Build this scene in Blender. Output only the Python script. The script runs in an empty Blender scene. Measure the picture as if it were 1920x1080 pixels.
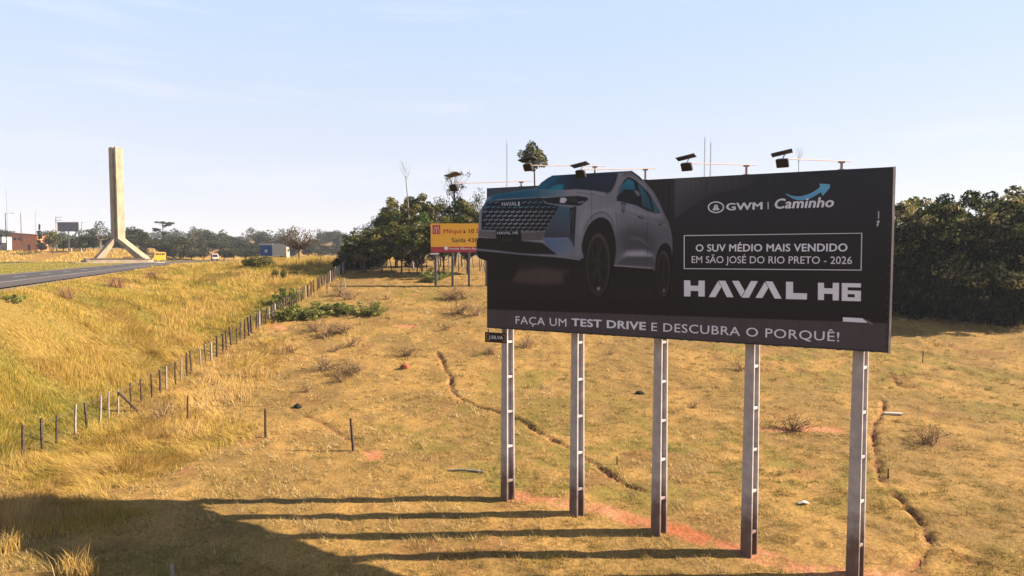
import bpy, math, random
import numpy as np
from mathutils import Vector, Matrix, Quaternion

scene = bpy.context.scene
COL = scene.collection
R = math.radians
rng = np.random.default_rng(7)
random.seed(7)

# ------------------------------------------------------------------ camera
F_PX, CX, CY, CAM_Z = 1280.0, 960.0, 540.0, 8.85
PITCH = math.atan(67.0 / F_PX)
cam_d = bpy.data.cameras.new('camera')
cam = bpy.data.objects.new('camera', cam_d)
COL.objects.link(cam)
cam.location = (0, 0, CAM_Z)
cam.rotation_euler = (math.pi / 2 - PITCH, 0, 0)
cam_d.sensor_width = 36.0
cam_d.lens = 36.0 * F_PX / 1920.0
cam_d.clip_start = 0.1
cam_d.clip_end = 8000
scene.camera = cam

# ------------------------------------------------------------------ sky, sun, exposure
SUN_EL, SUN_AZ = R(29.4), R(1.5)               # azimuth from +X towards +Y
world = bpy.data.worlds.new('World')
scene.world = world
world.use_nodes = True
wn, wl = world.node_tree.nodes, world.node_tree.links
wn.clear()
w_out = wn.new('ShaderNodeOutputWorld')
w_bg = wn.new('ShaderNodeBackground')
sky = wn.new('ShaderNodeTexSky')
sky.sky_type = 'NISHITA'
sky.sun_disc = False
sky.sun_elevation = SUN_EL
sky.sun_rotation = math.pi / 2 - SUN_AZ
sky.altitude = 500
sky.air_density = 1.0
sky.dust_density = 0.6
sky.ozone_density = 1.0
hs = wn.new('ShaderNodeHueSaturation')
hs.inputs['Saturation'].default_value = 0.85
hs.inputs['Value'].default_value = 1.0
tc = wn.new('ShaderNodeTexCoord')
mp = wn.new('ShaderNodeMapping')
mp.inputs['Scale'].default_value = (1.2, 1.2, 9.0)
mp.inputs['Rotation'].default_value = (R(4), R(3), R(20))
nz = wn.new('ShaderNodeTexNoise')
nz.inputs['Scale'].default_value = 2.2
nz.inputs['Detail'].default_value = 6
nz.inputs['Roughness'].default_value = 0.55
cr = wn.new('ShaderNodeValToRGB')
cr.color_ramp.elements[0].position = 0.54
cr.color_ramp.elements[0].color = (0, 0, 0, 1)
cr.color_ramp.elements[1].position = 0.85
cr.color_ramp.elements[1].color = (0.55, 0.55, 0.55, 1)
mx = wn.new('ShaderNodeMixRGB')
mx.inputs['Color2'].default_value = (5.9, 5.75, 6.2, 1)     # thin high cirrus
wl.new(tc.outputs['Generated'], mp.inputs['Vector'])
wl.new(mp.outputs['Vector'], nz.inputs['Vector'])
wl.new(nz.outputs['Fac'], cr.inputs['Fac'])
wl.new(cr.outputs['Color'], mx.inputs['Fac'])
wl.new(sky.outputs['Color'], hs.inputs['Color'])
veil = wn.new('ShaderNodeMixRGB')                      # thin even veil of high cloud
vz = wn.new('ShaderNodeSeparateXYZ')                   # the veil thins towards the zenith
wl.new(tc.outputs['Generated'], vz.inputs['Vector'])
vm = wn.new('ShaderNodeMapRange')
vm.inputs['From Min'].default_value = 0.36
vm.inputs['From Max'].default_value = 0.75
vm.inputs['To Min'].default_value = 0.80
vm.inputs['To Max'].default_value = 0.0
wl.new(vz.outputs['Z'], vm.inputs['Value'])
wl.new(vm.outputs['Result'], veil.inputs['Fac'])
vc = wn.new('ShaderNodeValToRGB')                       # lavender-white near the horizon, pale blue above
wl.new(vz.outputs['Z'], vc.inputs['Fac'])
vc.color_ramp.elements[0].position = 0.02
vc.color_ramp.elements[0].color = (.515, .49, .53, 1)
vc.color_ramp.elements[1].position = 0.30
vc.color_ramp.elements[1].color = (.385, .475, .61, 1)
vs = wn.new('ShaderNodeVectorMath')
vs.operation = 'SCALE'
vs.inputs['Scale'].default_value = 10.0
wl.new(vc.outputs['Color'], vs.inputs[0])
wl.new(vs.outputs['Vector'], veil.inputs['Color2'])
wl.new(hs.outputs['Color'], veil.inputs['Color1'])
wl.new(veil.outputs['Color'], mx.inputs['Color1'])
wl.new(mx.outputs['Color'], w_bg.inputs['Color'])
w_bg.inputs['Strength'].default_value = 0.05
wl.new(w_bg.outputs['Background'], w_out.inputs['Surface'])

to_sun = Vector((math.cos(SUN_EL) * math.cos(SUN_AZ), math.cos(SUN_EL) * math.sin(SUN_AZ), math.sin(SUN_EL)))
sd = bpy.data.lights.new('sun', 'SUN')
sd.energy = 5.0
sd.angle = R(0.5)
sd.color = (1.0, 0.84, 0.65)
sun = bpy.data.objects.new('sun', sd)
COL.objects.link(sun)
sun.location = (60, 0, 60)
sun.rotation_euler = to_sun.to_track_quat('Z', 'Y').to_euler()

scene.view_settings.view_transform = 'Standard'
scene.view_settings.look = 'None'
scene.view_settings.exposure = 1.80
scene.view_settings.gamma = 1.0
scene.view_settings.use_curve_mapping = False
scene.cycles.max_bounces = 6
scene.cycles.transparent_max_bounces = 8
scene.cycles.volume_bounces = 0
scene.cycles.volume_step_rate = 8

# ------------------------------------------------------------------ geometry helpers
cp, sp = math.cos(PITCH), math.sin(PITCH)


def ray(px, py):
    a, b = px - CX, CY - py
    return np.array([a, F_PX * cp + b * sp, -F_PX * sp + b * cp])


def at(px, py, Y):
    """point on the line of sight at distance Y ahead"""
    d = ray(px, py)
    k = Y / d[1]
    return np.array([d[0] * k, Y, CAM_Z + d[2] * k])


def xat(px, Y):
    return (px - CX) / F_PX * Y


def zat(py, Y):
    return at(CX, py, Y)[2]


def sstep(a, b, x):
    t = np.clip((x - a) / (b - a), 0, 1)
    return t * t * (3 - 2 * t)


def hash2(ix, iy, s):
    h = (ix.astype(np.int64) * 374761393 + iy.astype(np.int64) * 668265263 + s * 974711) & 0x7fffffff
    h = ((h ^ (h >> 13)) * 1274126177) & 0x7fffffff
    h = h ^ (h >> 16)
    return (h & 0xffff) / 65535.0


def vnoise(x, y, s=0):
    ix, iy = np.floor(x), np.floor(y)
    fx, fy = x - ix, y - iy
    fx, fy = fx * fx * (3 - 2 * fx), fy * fy * (3 - 2 * fy)
    a, b = hash2(ix, iy, s), hash2(ix + 1, iy, s)
    c, d = hash2(ix, iy + 1, s), hash2(ix + 1, iy + 1, s)
    return (a * (1 - fx) + b * fx) * (1 - fy) + (c * (1 - fx) + d * fx) * fy


def fbm(x, y, s=0, o=4):
    v, a, t = 0, 0.5, 0
    for i in range(o):
        v = v + a * vnoise(x * 2 ** i, y * 2 ** i, s + 17 * i)
        t += a
        a *= 0.5
    return v / t


HY = np.array([-60, 0, 14, 20, 25, 30, 36, 42, 51, 60, 68, 78, 90, 104, 130, 180, 300, 3000.])
HZ = np.array([-1.6, -1.1, -.8, -.46, -.22, -.30, -.02, .30, 1.42, 2.7, 3.7, 5.0, 6.55, 7.35, 7.5, 7.0, 6.4, 6.4])
_hy = np.linspace(-60, 3000, 30601)
_hz = np.interp(_hy, HY, HZ)
_k = np.hanning(61)
_hz = np.convolve(np.pad(_hz, 30, mode='edge'), _k / _k.sum(), mode='valid')
FENCE_X = -21.5


def road_c(Y):
    Y = np.asarray(Y, float)
    return -23.2 - .375 * Y + np.where(Y > 170, (Y - 170) ** 2 * .0025, 0) - np.where(Y < 46, (46 - Y) ** 2 * .012, 0)


def road_z(Y):
    return 6.35 - np.maximum(0, np.asarray(Y, float) - 150) * .004


ROAD_HW = 5.3


def seg_dist(x, y, pl):
    d = np.full(x.shape, 1e9)
    for (ax, ay), (bx, by) in zip(pl[:-1], pl[1:]):
        vx, vy = bx - ax, by - ay
        L = vx * vx + vy * vy + 1e-9
        t = np.clip(((x - ax) * vx + (y - ay) * vy) / L, 0, 1)
        d = np.minimum(d, np.hypot(x - ax - t * vx, y - ay - t * vy))
    return d


def base_h(x, y):
    x, y = np.asarray(x, float), np.asarray(y, float)
    hF = np.interp(y, _hy, _hz)
    rc, rz = road_c(y), road_z(y)
    near, far = rc + ROAD_HW + .8, rc - ROAD_HW - .8
    s = np.clip((FENCE_X - x) / np.maximum(FENCE_X - near, 1), 0, 1)
    s = s ** 1.2
    s = s * s * (3 - 2 * s) * .5 + s * .5
    h = hF * (1 - s) + (rz - .02) * s
    e = far - x
    rise = np.maximum(4.6 * sstep(40, 85, e), 3.4 * sstep(190, 240, y) * sstep(6, 24, e))
    h = np.where(x < far, rz - .05 + rise, h)
    h = h + 16 * sstep(300, 800, y) * (.4 + .9 * fbm(x / 420, y / 420, 5, 3)) * sstep(-60, 40, y)
    return h


def ground0(px, py):
    d = ray(px, py)
    d = d / d[1]
    Y = np.concatenate([np.arange(10, 140, .05), np.arange(140, 900, .5)])
    X, Z = d[0] * Y, CAM_Z + d[2] * Y
    hit = np.nonzero(Z <= base_h(X, Y))[0]
    i = hit[0] if len(hit) else len(Y) - 1
    return np.array([X[i], Y[i]])


# cattle tracks worn into the pasture, and bare red soil
TRACK1 = [ground0(*p) for p in [(820, 660), (832, 680), (835, 695), (845, 706), (845, 725), (860, 745), (890, 760), (935, 772), (985, 790),
                                (1010, 810), (1060, 835), (1100, 860), (1130, 880), (1165, 905), (1205, 922)]]
TRACK2 = [ground0(*p) for p in [(1658, 750), (1656, 770), (1640, 790), (1637, 820), (1643, 860), (1650, 900), (1690, 940),
                                (1720, 970), (1740, 1000), (1742, 1030), (1715, 1060), (1690, 1090)]]
TRACK3 = [ground0(*p) for p in [(545, 768), (560, 776), (600, 790), (640, 815), (672, 838), (700, 852)]]
TRACK4 = [ground0(*p) for p in [(1665, 697), (1676, 710), (1686, 724)]]
TRACK5 = [ground0(*p) for p in [(1745, 1032), (1790, 1040), (1850, 1062), (1920, 1085)]]
DIRT = [ground0(*p) for p in [(975, 930), (1040, 945), (1120, 955), (1250, 992), (1330, 1010), (1420, 1040), (1500, 1062), (1600, 1085), (1700, 1075)]]
DIRT2 = [[ground0(*p) for p in [(1432, 806), (1470, 806)]], [ground0(*p) for p in [(1500, 803), (1565, 808)]], [ground0(*p) for p in [(695, 850), (702, 858)]],
         [ground0(*p) for p in [(505, 608), (530, 617)]], [ground0(*p) for p in [(745, 611), (770, 613)]]]
TRK = [(TRACK1, .09, .19), (TRACK2, .09, .18), (TRACK3, .08, .08), (TRACK4, .085, .1), (TRACK5, .08, .1)]


def wig(x, y):
    return .14 * (fbm(x * 1.3, y * 1.3, 31, 2) - .5) * 2 + .05 * (fbm(x * 5, y * 5, 33, 2) - .5)


def track_field(x, y):
    """depth of the worn tracks"""
    g = np.zeros(x.shape)
    w = wig(x, y)
    for pl, hw, dep in TRK:
        d = seg_dist(x, y, pl) + w
        g = np.maximum(g, dep * np.exp(-(d / hw) ** 2))
    return g


def ground_h(x, y):
    x, y = np.asarray(x, float), np.asarray(y, float)
    h = base_h(x, y)
    rc = road_c(y)
    off = sstep(ROAD_HW + .9, ROAD_HW + 4, np.abs(x - rc))
    n = (.12 * (fbm(x / 4.2, y / 4.2, 3, 2) - .5) + .13 * (fbm(x / .8, y / .8, 9, 2) - .5)) * off
    tall = sstep(FENCE_X + .5, FENCE_X - 3, x) * off * sstep(100, 70, y)
    n = n + tall * .5 * (fbm(x / 4.0, y / 4.0, 13, 2) - .5)
    return h + n


def ground_carved(x, y):
    return ground_h(x, y) - track_field(x, y) * (np.asarray(y) < 70)


def gh(x, y):
    return float(ground_h(np.array([x]), np.array([y]))[0])


def on_ground(px, py):
    """ground point seen at that pixel"""
    d = ray(px, py)
    d = d / d[1]
    Y = np.concatenate([np.arange(10, 140, .05), np.arange(140, 900, .5)])
    X, Z = d[0] * Y, CAM_Z + d[2] * Y
    hit = np.nonzero(Z <= ground_h(X, Y))[0]
    i = hit[0] if len(hit) else len(Y) - 1
    return np.array([X[i], Y[i], gh(X[i], Y[i])])


# ------------------------------------------------------------------ objects
def new_mesh(name, verts, faces, mat=None, parent=None, smooth=False):
    me = bpy.data.meshes.new(name)
    me.from_pydata([tuple(map(float, v)) for v in verts], [], faces)
    me.update()
    if smooth:
        me.polygons.foreach_set('use_smooth', np.ones(len(me.polygons), bool))
    if mat is not None:
        me.materials.append(mat)
    o = bpy.data.objects.new(name, me)
    COL.objects.link(o)
    if parent is not None:
        o.parent = parent
    return o


def fast_mesh(name, V, Fc, mat=None, smooth=False):
    """V (n,3) and equal-sided faces Fc (m,k)"""
    V = np.ascontiguousarray(V, np.float32)
    Fc = np.ascontiguousarray(Fc, np.int32)
    m, k = Fc.shape
    me = bpy.data.meshes.new(name)
    me.vertices.add(len(V))
    me.vertices.foreach_set('co', V.ravel())
    me.loops.add(m * k)
    me.loops.foreach_set('vertex_index', Fc.ravel())
    me.polygons.add(m)
    me.polygons.foreach_set('loop_start', np.arange(0, m * k, k, dtype=np.int32))
    me.polygons.foreach_set('use_smooth', np.full(m, bool(smooth)))
    me.update(calc_edges=True)
    if mat is not None:
        me.materials.append(mat)
    return me


def link(me, name, parent=None, loc=None):
    o = bpy.data.objects.new(name, me)
    COL.objects.link(o)
    if parent is not None:
        o.parent = parent
    if loc is not None:
        o.location = loc
    return o


def fattr(me, name, data, kind='FLOAT'):
    a = me.attributes.new(name, kind, 'POINT')
    if kind == 'FLOAT':
        a.data.foreach_set('value', np.ascontiguousarray(data, np.float32).ravel())
    else:
        d = np.ones((len(data), 4), np.float32)
        d[:, :3] = data
        a.data.foreach_set('color', d.ravel())


def tag(o, label=None, cat=None, group=None, kind=None):
    if label:
        o['label'] = label
    if cat:
        o['category'] = cat
    if group:
        o['group'] = group
    if kind:
        o['kind'] = kind
    return o


def thing(name, label, cat, loc=(0, 0, 0), rz=0.0, group=None):
    o = bpy.data.objects.new(name, None)
    COL.objects.link(o)
    o.location = tuple(map(float, loc))
    o.rotation_euler = (0, 0, rz)
    o.empty_display_size = .3
    return tag(o, label, cat, group)


def copy_thing(o, loc, rz, label, scale=1.0, group=None, parent=None):
    c = o.copy()
    COL.objects.link(c)
    if parent is None:
        c.location = tuple(map(float, loc))
        c.rotation_euler = (0, 0, rz)
        c.scale = (scale,) * 3 if not hasattr(scale, '__len__') else scale
        c['label'] = label
        if group:
            c['group'] = group
    else:
        c.parent = parent
    for ch in list(o.children):
        copy_thing(ch, None, None, None, parent=c)
    return c


class MB:
    def __init__(s):
        s.v, s.f = [], []

    def add(s, V, Fc):
        b = len(s.v)
        s.v += [tuple(map(float, p)) for p in V]
        s.f += [tuple(i + b for i in q) for q in Fc]
        return s

    def hexa(s, p):
        return s.add(p, [(0, 3, 2, 1), (4, 5, 6, 7), (0, 1, 5, 4), (1, 2, 6, 5), (2, 3, 7, 6), (3, 0, 4, 7)])

    def box(s, c, d, M=None):
        x, y, z = d[0] / 2, d[1] / 2, d[2] / 2
        P = [(-x, -y, -z), (x, -y, -z), (x, y, -z), (-x, y, -z), (-x, -y, z), (x, -y, z), (x, y, z), (-x, y, z)]
        if M is not None:
            P = [tuple(M @ Vector(q)) for q in P]
        return s.hexa([(q[0] + c[0], q[1] + c[1], q[2] + c[2]) for q in P])

    def bar(s, a, b, w, h=None, up=(0, 0, 1)):
        a, b = Vector(a), Vector(b)
        d = (b - a).normalized()
        u = Vector(up)
        if abs(d.dot(u)) > .99:
            u = Vector((0, 1, 0))
        r = d.cross(u).normalized()
        u = r.cross(d)
        h = h or w
        o = [(-1, -1), (1, -1), (1, 1), (-1, 1)]
        P = [a + r * (i * w / 2) + u * (j * h / 2) for i, j in o] + [b + r * (i * w / 2) + u * (j * h / 2) for i, j in o]
        return s.hexa(P)

    def tube(s, pts, rad, n=6, cap=True):
        pts = [Vector(p) for p in pts]
        b = len(s.v)
        V, Fc = [], []
        ref = Vector((0, 0, 1))
        for i, p in enumerate(pts):
            d = (pts[min(i + 1, len(pts) - 1)] - pts[max(i - 1, 0)])
            d = d.normalized() if d.length > 1e-9 else Vector((0, 0, 1))
            u = Vector((1, 0, 0)) if abs(d.x) < .9 else Vector((0, 1, 0))
            u = (u - d * u.dot(d)).normalized()
            w = d.cross(u)
            r = rad[i] if hasattr(rad, '__len__') else rad
            for k in range(n):
                a = 2 * math.pi * k / n
                V.append(p + (u * math.cos(a) + w * math.sin(a)) * r)
        for i in range(len(pts) - 1):
            for k in range(n):
                Fc.append((i * n + k, i * n + (k + 1) % n, (i + 1) * n + (k + 1) % n, (i + 1) * n + k))
        if cap:
            Fc.append(tuple(range(n - 1, -1, -1)))
            Fc.append(tuple((len(pts) - 1) * n + k for k in range(n)))
        return s.add(V, Fc)

    def cyl(s, c, r, w, axis='y', n=18, r2=None):
        e = {'x': (1, 0, 0), 'y': (0, 1, 0), 'z': (0, 0, 1)}[axis]
        a = [c[i] - e[i] * w / 2 for i in range(3)]
        b = [c[i] + e[i] * w / 2 for i in range(3)]
        return s.tube([a, b], [r, r2 or r], n)

    def prism(s, prof, y0, y1, ax='xz'):
        """profile (x,z) extruded along y"""
        n = len(prof)
        if ax == 'xz':
            V = [(p[0], y0, p[1]) for p in prof] + [(p[0], y1, p[1]) for p in prof]
        else:
            V = [(p[0], p[1], y0) for p in prof] + [(p[0], p[1], y1) for p in prof]
        Fc = [tuple(range(n)), tuple(range(2 * n - 1, n - 1, -1))]
        Fc += [(i, i + n, (i + 1) % n + n, (i + 1) % n) for i in range(n)]
        return s.add(V, Fc)

    def build(s, name, mat, parent=None, smooth=False, bevel=0):
        o = new_mesh(name, s.v, s.f, mat, parent, smooth)
        if bevel:
            m = o.modifiers.new('bevel', 'BEVEL')
            m.width = bevel
            m.segments = 2
            m.limit_method = 'ANGLE'
        return o


# ------------------------------------------------------------------ materials
ALB = .62        # overall reflectance level

def srgb(*c):
    c = np.array(c, float) / 255.0
    return np.where(c <= .04045, c / 12.92, ((c + .055) / 1.055) ** 2.4)


def mat(name, col, rough=.75, noise=.15, scale=3.0, bump=0.0, metal=0.0, col2=None, spec=.3, coords='Object'):
    m = bpy.data.materials.new(name)
    m.use_nodes = True
    N, L = m.node_tree.nodes, m.node_tree.links
    b = N['Principled BSDF']
    b.inputs['Roughness'].default_value = rough
    b.inputs['Metallic'].default_value = metal
    b.inputs['Specular IOR Level'].default_value = spec
    t = N.new('ShaderNodeTexCoord')
    n = N.new('ShaderNodeTexNoise')
    n.inputs['Scale'].default_value = scale
    n.inputs['Detail'].default_value = 6
    L.new(t.outputs[coords], n.inputs['Vector'])
    r = N.new('ShaderNodeValToRGB')
    c = np.array(col, float) * ALB
    c2 = np.array(col2, float) * ALB if col2 is not None else c * (1 + noise)
    c1 = c * (1 - noise) if col2 is None else c
    r.color_ramp.elements[0].position = .3
    r.color_ramp.elements[1].position = .7
    r.color_ramp.elements[0].color = (*c1, 1)
    r.color_ramp.elements[1].color = (*c2, 1)
    L.new(n.outputs['Fac'], r.inputs['Fac'])
    L.new(r.outputs['Color'], b.inputs['Base Color'])
    if bump:
        bp = N.new('ShaderNodeBump')
        bp.inputs['Strength'].default_value = bump
        bp.inputs['Distance'].default_value = .02
        L.new(n.outputs['Fac'], bp.inputs['Height'])
        L.new(bp.outputs['Normal'], b.inputs['Normal'])
    return m


def leaf_mat(name, stops, trans=.3, rough=.6):
    """colour picked per leaf or blade by its tint attribute"""
    m = bpy.data.materials.new(name)
    m.use_nodes = True
    N, L = m.node_tree.nodes, m.node_tree.links
    N.clear()
    o = N.new('ShaderNodeOutputMaterial')
    a = N.new('ShaderNodeAttribute')
    a.attribute_name = 'tint'
    r = N.new('ShaderNodeValToRGB')
    e = r.color_ramp.elements
    while len(e) < len(stops):
        e.new(.5)
    for i, (p, c) in enumerate(stops):
        e[i].position = p
        e[i].color = (*(np.array(c) * ALB), 1)
    L.new(a.outputs['Fac'], r.inputs['Fac'])
    d = N.new('ShaderNodeBsdfDiffuse')
    t = N.new('ShaderNodeBsdfTranslucent')
    mixn = N.new('ShaderNodeMixShader')
    mixn.inputs['Fac'].default_value = trans
    L.new(r.outputs['Color'], d.inputs['Color'])
    L.new(r.outputs['Color'], t.inputs['Color'])
    L.new(d.outputs[0], mixn.inputs[1])
    L.new(t.outputs[0], mixn.inputs[2])
    L.new(mixn.outputs[0], o.inputs['Surface'])
    return m


def vcol_mat(name, attr, rough=.9, spec=.2, bump=0, nscale=8, namt=.25):
    m = bpy.data.materials.new(name)
    m.use_nodes = True
    N, L = m.node_tree.nodes, m.node_tree.links
    b = N['Principled BSDF']
    b.inputs['Roughness'].default_value = rough
    b.inputs['Specular IOR Level'].default_value = spec
    a = N.new('ShaderNodeAttribute')
    a.attribute_name = attr
    if namt:
        t = N.new('ShaderNodeTexCoord')
        n = N.new('ShaderNodeTexNoise')
        n.inputs['Scale'].default_value = nscale
        n.inputs['Detail'].default_value = 8
        n.inputs['Roughness'].default_value = .65
        L.new(t.outputs['Object'], n.inputs['Vector'])
        mr = N.new('ShaderNodeMapRange')
        mr.inputs['From Min'].default_value = .25
        mr.inputs['From Max'].default_value = .75
        mr.inputs['To Min'].default_value = 1 - namt
        mr.inputs['To Max'].default_value = 1 + namt
        L.new(n.outputs['Fac'], mr.inputs['Value'])
        mu = N.new('ShaderNodeVectorMath')
        mu.operation = 'SCALE'
        L.new(a.outputs['Color'], mu.inputs[0])
        L.new(mr.outputs['Result'], mu.inputs['Scale'])
        L.new(mu.outputs['Vector'], b.inputs['Base Color'])
        if bump:
            bp = N.new('ShaderNodeBump')
            bp.inputs['Strength'].default_value = bump
            bp.inputs['Distance'].default_value = .06
            L.new(n.outputs['Fac'], bp.inputs['Height'])
            L.new(bp.outputs['Normal'], b.inputs['Normal'])
    else:
        L.new(a.outputs['Color'], b.inputs['Base Color'])
    return m


# ------------------------------------------------------------------ ground
C_STRAW = np.array([.42, .25, .078])
C_STRAW2 = np.array([.29, .18, .06])
C_GREEN = np.array([.20, .17, .035])
C_DIRT = np.array([.54, .25, .125])
C_RED = np.array([.44, .15, .065])
C_TALL = np.array([.27, .18, .05])
C_MOWN = np.array([.21, .19, .045])
C_SLOPE = np.array([.36, .20, .055])
C_FAR = np.array([.30, .19, .09])


def lerp(a, b, t):
    t = np.asarray(t)[..., None]
    return a * (1 - t) + b * t


def axis(lo, hi, f0, f1, fine, grow):
    m = np.arange(f0, f1 + 1e-6, fine)
    up, s = [], fine
    x = f1
    while x < hi:
        s = min(s * grow, 120)
        x += s
        up.append(x)
    dn, s = [], fine
    x = f0
    while x > lo:
        s = min(s * grow, 120)
        x -= s
        dn.append(x)
    return np.array(dn[::-1] + list(m) + up)


gx = axis(-1900, 1900, -26, 30, .14, 1.05)
gy = axis(-60, 3200, 16, 58, .14, 1.035)
GX, GY = np.meshgrid(gx, gy)
GZ = ground_carved(GX, GY)
rcg = road_c(GY)
onroad = np.abs(GX - rcg) < ROAD_HW + .4
GZ = np.where(onroad, road_z(GY) - .12, GZ)
fld = fbm(GX / 2.5, GY / 2.5, 21, 4)
fl2 = fbm(GX / 9, GY / 9, 22, 3)
col = lerp(C_STRAW, C_STRAW2, sstep(.35, .65, fld))
col = lerp(col, np.broadcast_to(C_GREEN, col.shape), .7 * sstep(.5, .75, fl2) * sstep(.4, .6, fbm(GX / 1.2, GY / 1.2, 23, 3)))
bare = sstep(.66, .76, fbm(GX / 1.7, GY / 2.3, 77, 4)) * .7
col = lerp(col, np.array([.28, .145, .055]) + 0 * col, bare)
tall = sstep(FENCE_X + .4, FENCE_X - 1.2, GX)
col = lerp(col, lerp(C_TALL, C_GREEN, .7 * sstep(.5, .72, fl2)), tall)
dd = seg_dist(GX, GY, DIRT) + 2.0 * wig(GX, GY) + .5 * (fbm(GX / .5, GY / .5, 41, 2) - .5)
dirt = sstep(.6, .2, dd) * sstep(.2, .42, fbm(GX / .7, GY / .7, 43, 3))
for pl in DIRT2:
    dirt = np.maximum(dirt, sstep(.62, .25, seg_dist(GX, GY, pl) + wig(GX, GY) * 2))
col = lerp(col, lerp(C_DIRT, C_RED, sstep(.4, .7, fld)), dirt)
trk = track_field(GX, GY)
col = lerp(col, np.array([.29, .125, .058]) + 0 * col, sstep(.03, .09, trk))
mown = sstep(ROAD_HW, ROAD_HW + 1.5, rcg - GX) * (GY > 20)
col = lerp(col, lerp(C_MOWN, C_STRAW2, .6 * sstep(.45, .7, fl2)), mown)
e_ = rcg - ROAD_HW - GX
col = lerp(col, lerp(C_SLOPE, C_STRAW, sstep(.4, .6, fl2)), np.maximum(sstep(41, 46, e_), sstep(188, 196, GY) * sstep(5, 12, e_)) * mown)
verge = sstep(ROAD_HW + 1.3, ROAD_HW + .3, np.abs(GX - rcg))
col = lerp(col, np.array([.33, .24, .15]) + 0 * col, verge)
far = sstep(300, 420, GY)
ff = fbm(GX / 160, GY / 160, 51, 3)
col = lerp(col, lerp(C_FAR, np.array([.10, .12, .05]), sstep(.45, .55, ff)), far)
ny, nx = GX.shape
idx = np.arange(nx * ny).reshape(ny, nx)
quads = np.stack([idx[:-1, :-1], idx[:-1, 1:], idx[1:, 1:], idx[1:, :-1]], -1).reshape(-1, 4)
M_GROUND = vcol_mat('pasture_ground', 'col', .95, .1, .7, 7.0, .5)
me = fast_mesh('ground', np.stack([GX, GY, GZ], -1).reshape(-1, 3), quads, M_GROUND, True)
fattr(me, 'col', col.reshape(-1, 3) * ALB, 'FLOAT_COLOR')
tag(link(me, 'ground'), kind='structure')

# ------------------------------------------------------------------ roads
M_ASPH = mat('asphalt', (.075, .065, .07), .9, .2, 1.2, .2)
M_PAINT = mat('road_paint', (.62, .6, .55), .8, .2, 2)
M_EDGE = mat('road_shoulder', (.11, .088, .085), .9, .2, 1.0)


def strip(ys, offs, zl, name, m, pathf=None, zf=None):
    V, Fc = [], []
    pathf, zf = pathf or road_c, zf or road_z
    k = len(offs)
    for y in ys:
        for o in offs:
            V.append((float(pathf(y)) + o, y, float(zf(y)) + zl))
    for i in range(len(ys) - 1):
        for j in range(k - 1):
            a = i * k + j
            Fc.append((a, a + 1, a + k + 1, a + k))
    return V, Fc


ys = list(np.arange(4, 330, 3.0))
V, Fc = strip(ys, [-ROAD_HW, -2, 2, ROAD_HW], 0.0, 'road', M_ASPH)
tag(new_mesh('road', V, Fc, M_ASPH), kind='structure')
V, Fc = strip(ys, [2.0, ROAD_HW - .35], .006, 'shoulder', M_EDGE)
tag(new_mesh('road_shoulder', V, Fc, M_EDGE), kind='structure')
mk = MB()
for o in (-4.7, 1.85):
    V, Fc = strip(ys, [o, o + .16], .012, '', None)
    mk.add(V, Fc)
for y0 in np.arange(6, 320, 9.0):
    V, Fc = strip([y0, y0 + 2, y0 + 4], [-1.5, -1.32], .012, '', None)
    mk.add(V, Fc)
tag(mk.build('road_markings', M_PAINT), kind='structure')
# second carriageway far to the left and the service road behind the crest
p0, p1 = np.array([-126., 168.]), np.array([-151., 228.])


def far_path(y):
    return p0[0] + (y - p0[1]) * (p1[0] - p0[0]) / (p1[1] - p0[1])


def far_z(y):
    x = far_path(y)
    return np.max(ground_h(np.array([x - 3.5, x - 1.7, x, x + 1.7, x + 3.5]), np.full(5, y)))


V, Fc = strip(list(np.arange(60, 192, 2.0)), [-1.6, 0, 1.6], .05, '', None, far_path, far_z)
tag(new_mesh('far_road', V, Fc, M_ASPH), kind='structure')


def svc_path(y):
    return -48.4 + 0 * y


def svc_z(y):
    return np.max(ground_h(np.array([-52., -50.5, -48.5, -46.5, -45.]), np.full(5, y)))


V, Fc = strip(list(np.arange(118, 230, 2.0)), [-3.2, 0, 3.2], .05, '', None, svc_path, svc_z)
tag(new_mesh('service_road', V, Fc, M_ASPH), kind='structure')

# ------------------------------------------------------------------ grass
def blades(P, H, W, lean, tint, seg, wind=(-.2, 0)):
    """one bent blade per row; seg 1 = triangle, 2 = quad + tip"""
    n = len(P)
    a = rng.uniform(0, 2 * np.pi, n)
    u = np.stack([np.cos(a), np.sin(a), np.zeros(n)], -1) * (W / 2)[:, None]
    b = rng.uniform(0, 2 * np.pi, n)
    l = lean * H * rng.uniform(.2, 1, n)
    dx = np.stack([np.cos(b) * l + wind[0] * H, np.sin(b) * l + wind[1] * H, -.25 * np.hypot(wind[0], wind[1]) * H], -1)
    up = np.zeros((n, 3))
    up[:, 2] = H
    P = P - np.array([0, 0, .03])
    if seg == 1:
        V = np.stack([P - u, P + u, P + up + dx], 1).reshape(-1, 3)
        Fc = np.arange(3 * n).reshape(-1, 3)
        return V, Fc, np.repeat(tint, 3)
    mid = P + up * .6 + dx * .35
    V = np.stack([P - u, P + u, mid + u * .7, mid - u * .7, P + up + dx], 1).reshape(-1, 3)
    i = np.arange(n)[:, None] * 5
    Fc = np.concatenate([i + np.array([[0, 1, 2]]), i + np.array([[0, 2, 3]]), i + np.array([[3, 2, 4]])])
    return V, Fc, np.repeat(tint, 5)


def sample(n, y0, y1, p0, p1):
    y = np.exp(rng.uniform(np.log(y0), np.log(y1), n))
    p = rng.uniform(p0, p1, n)
    return (p - CX) / F_PX * y, y


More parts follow.
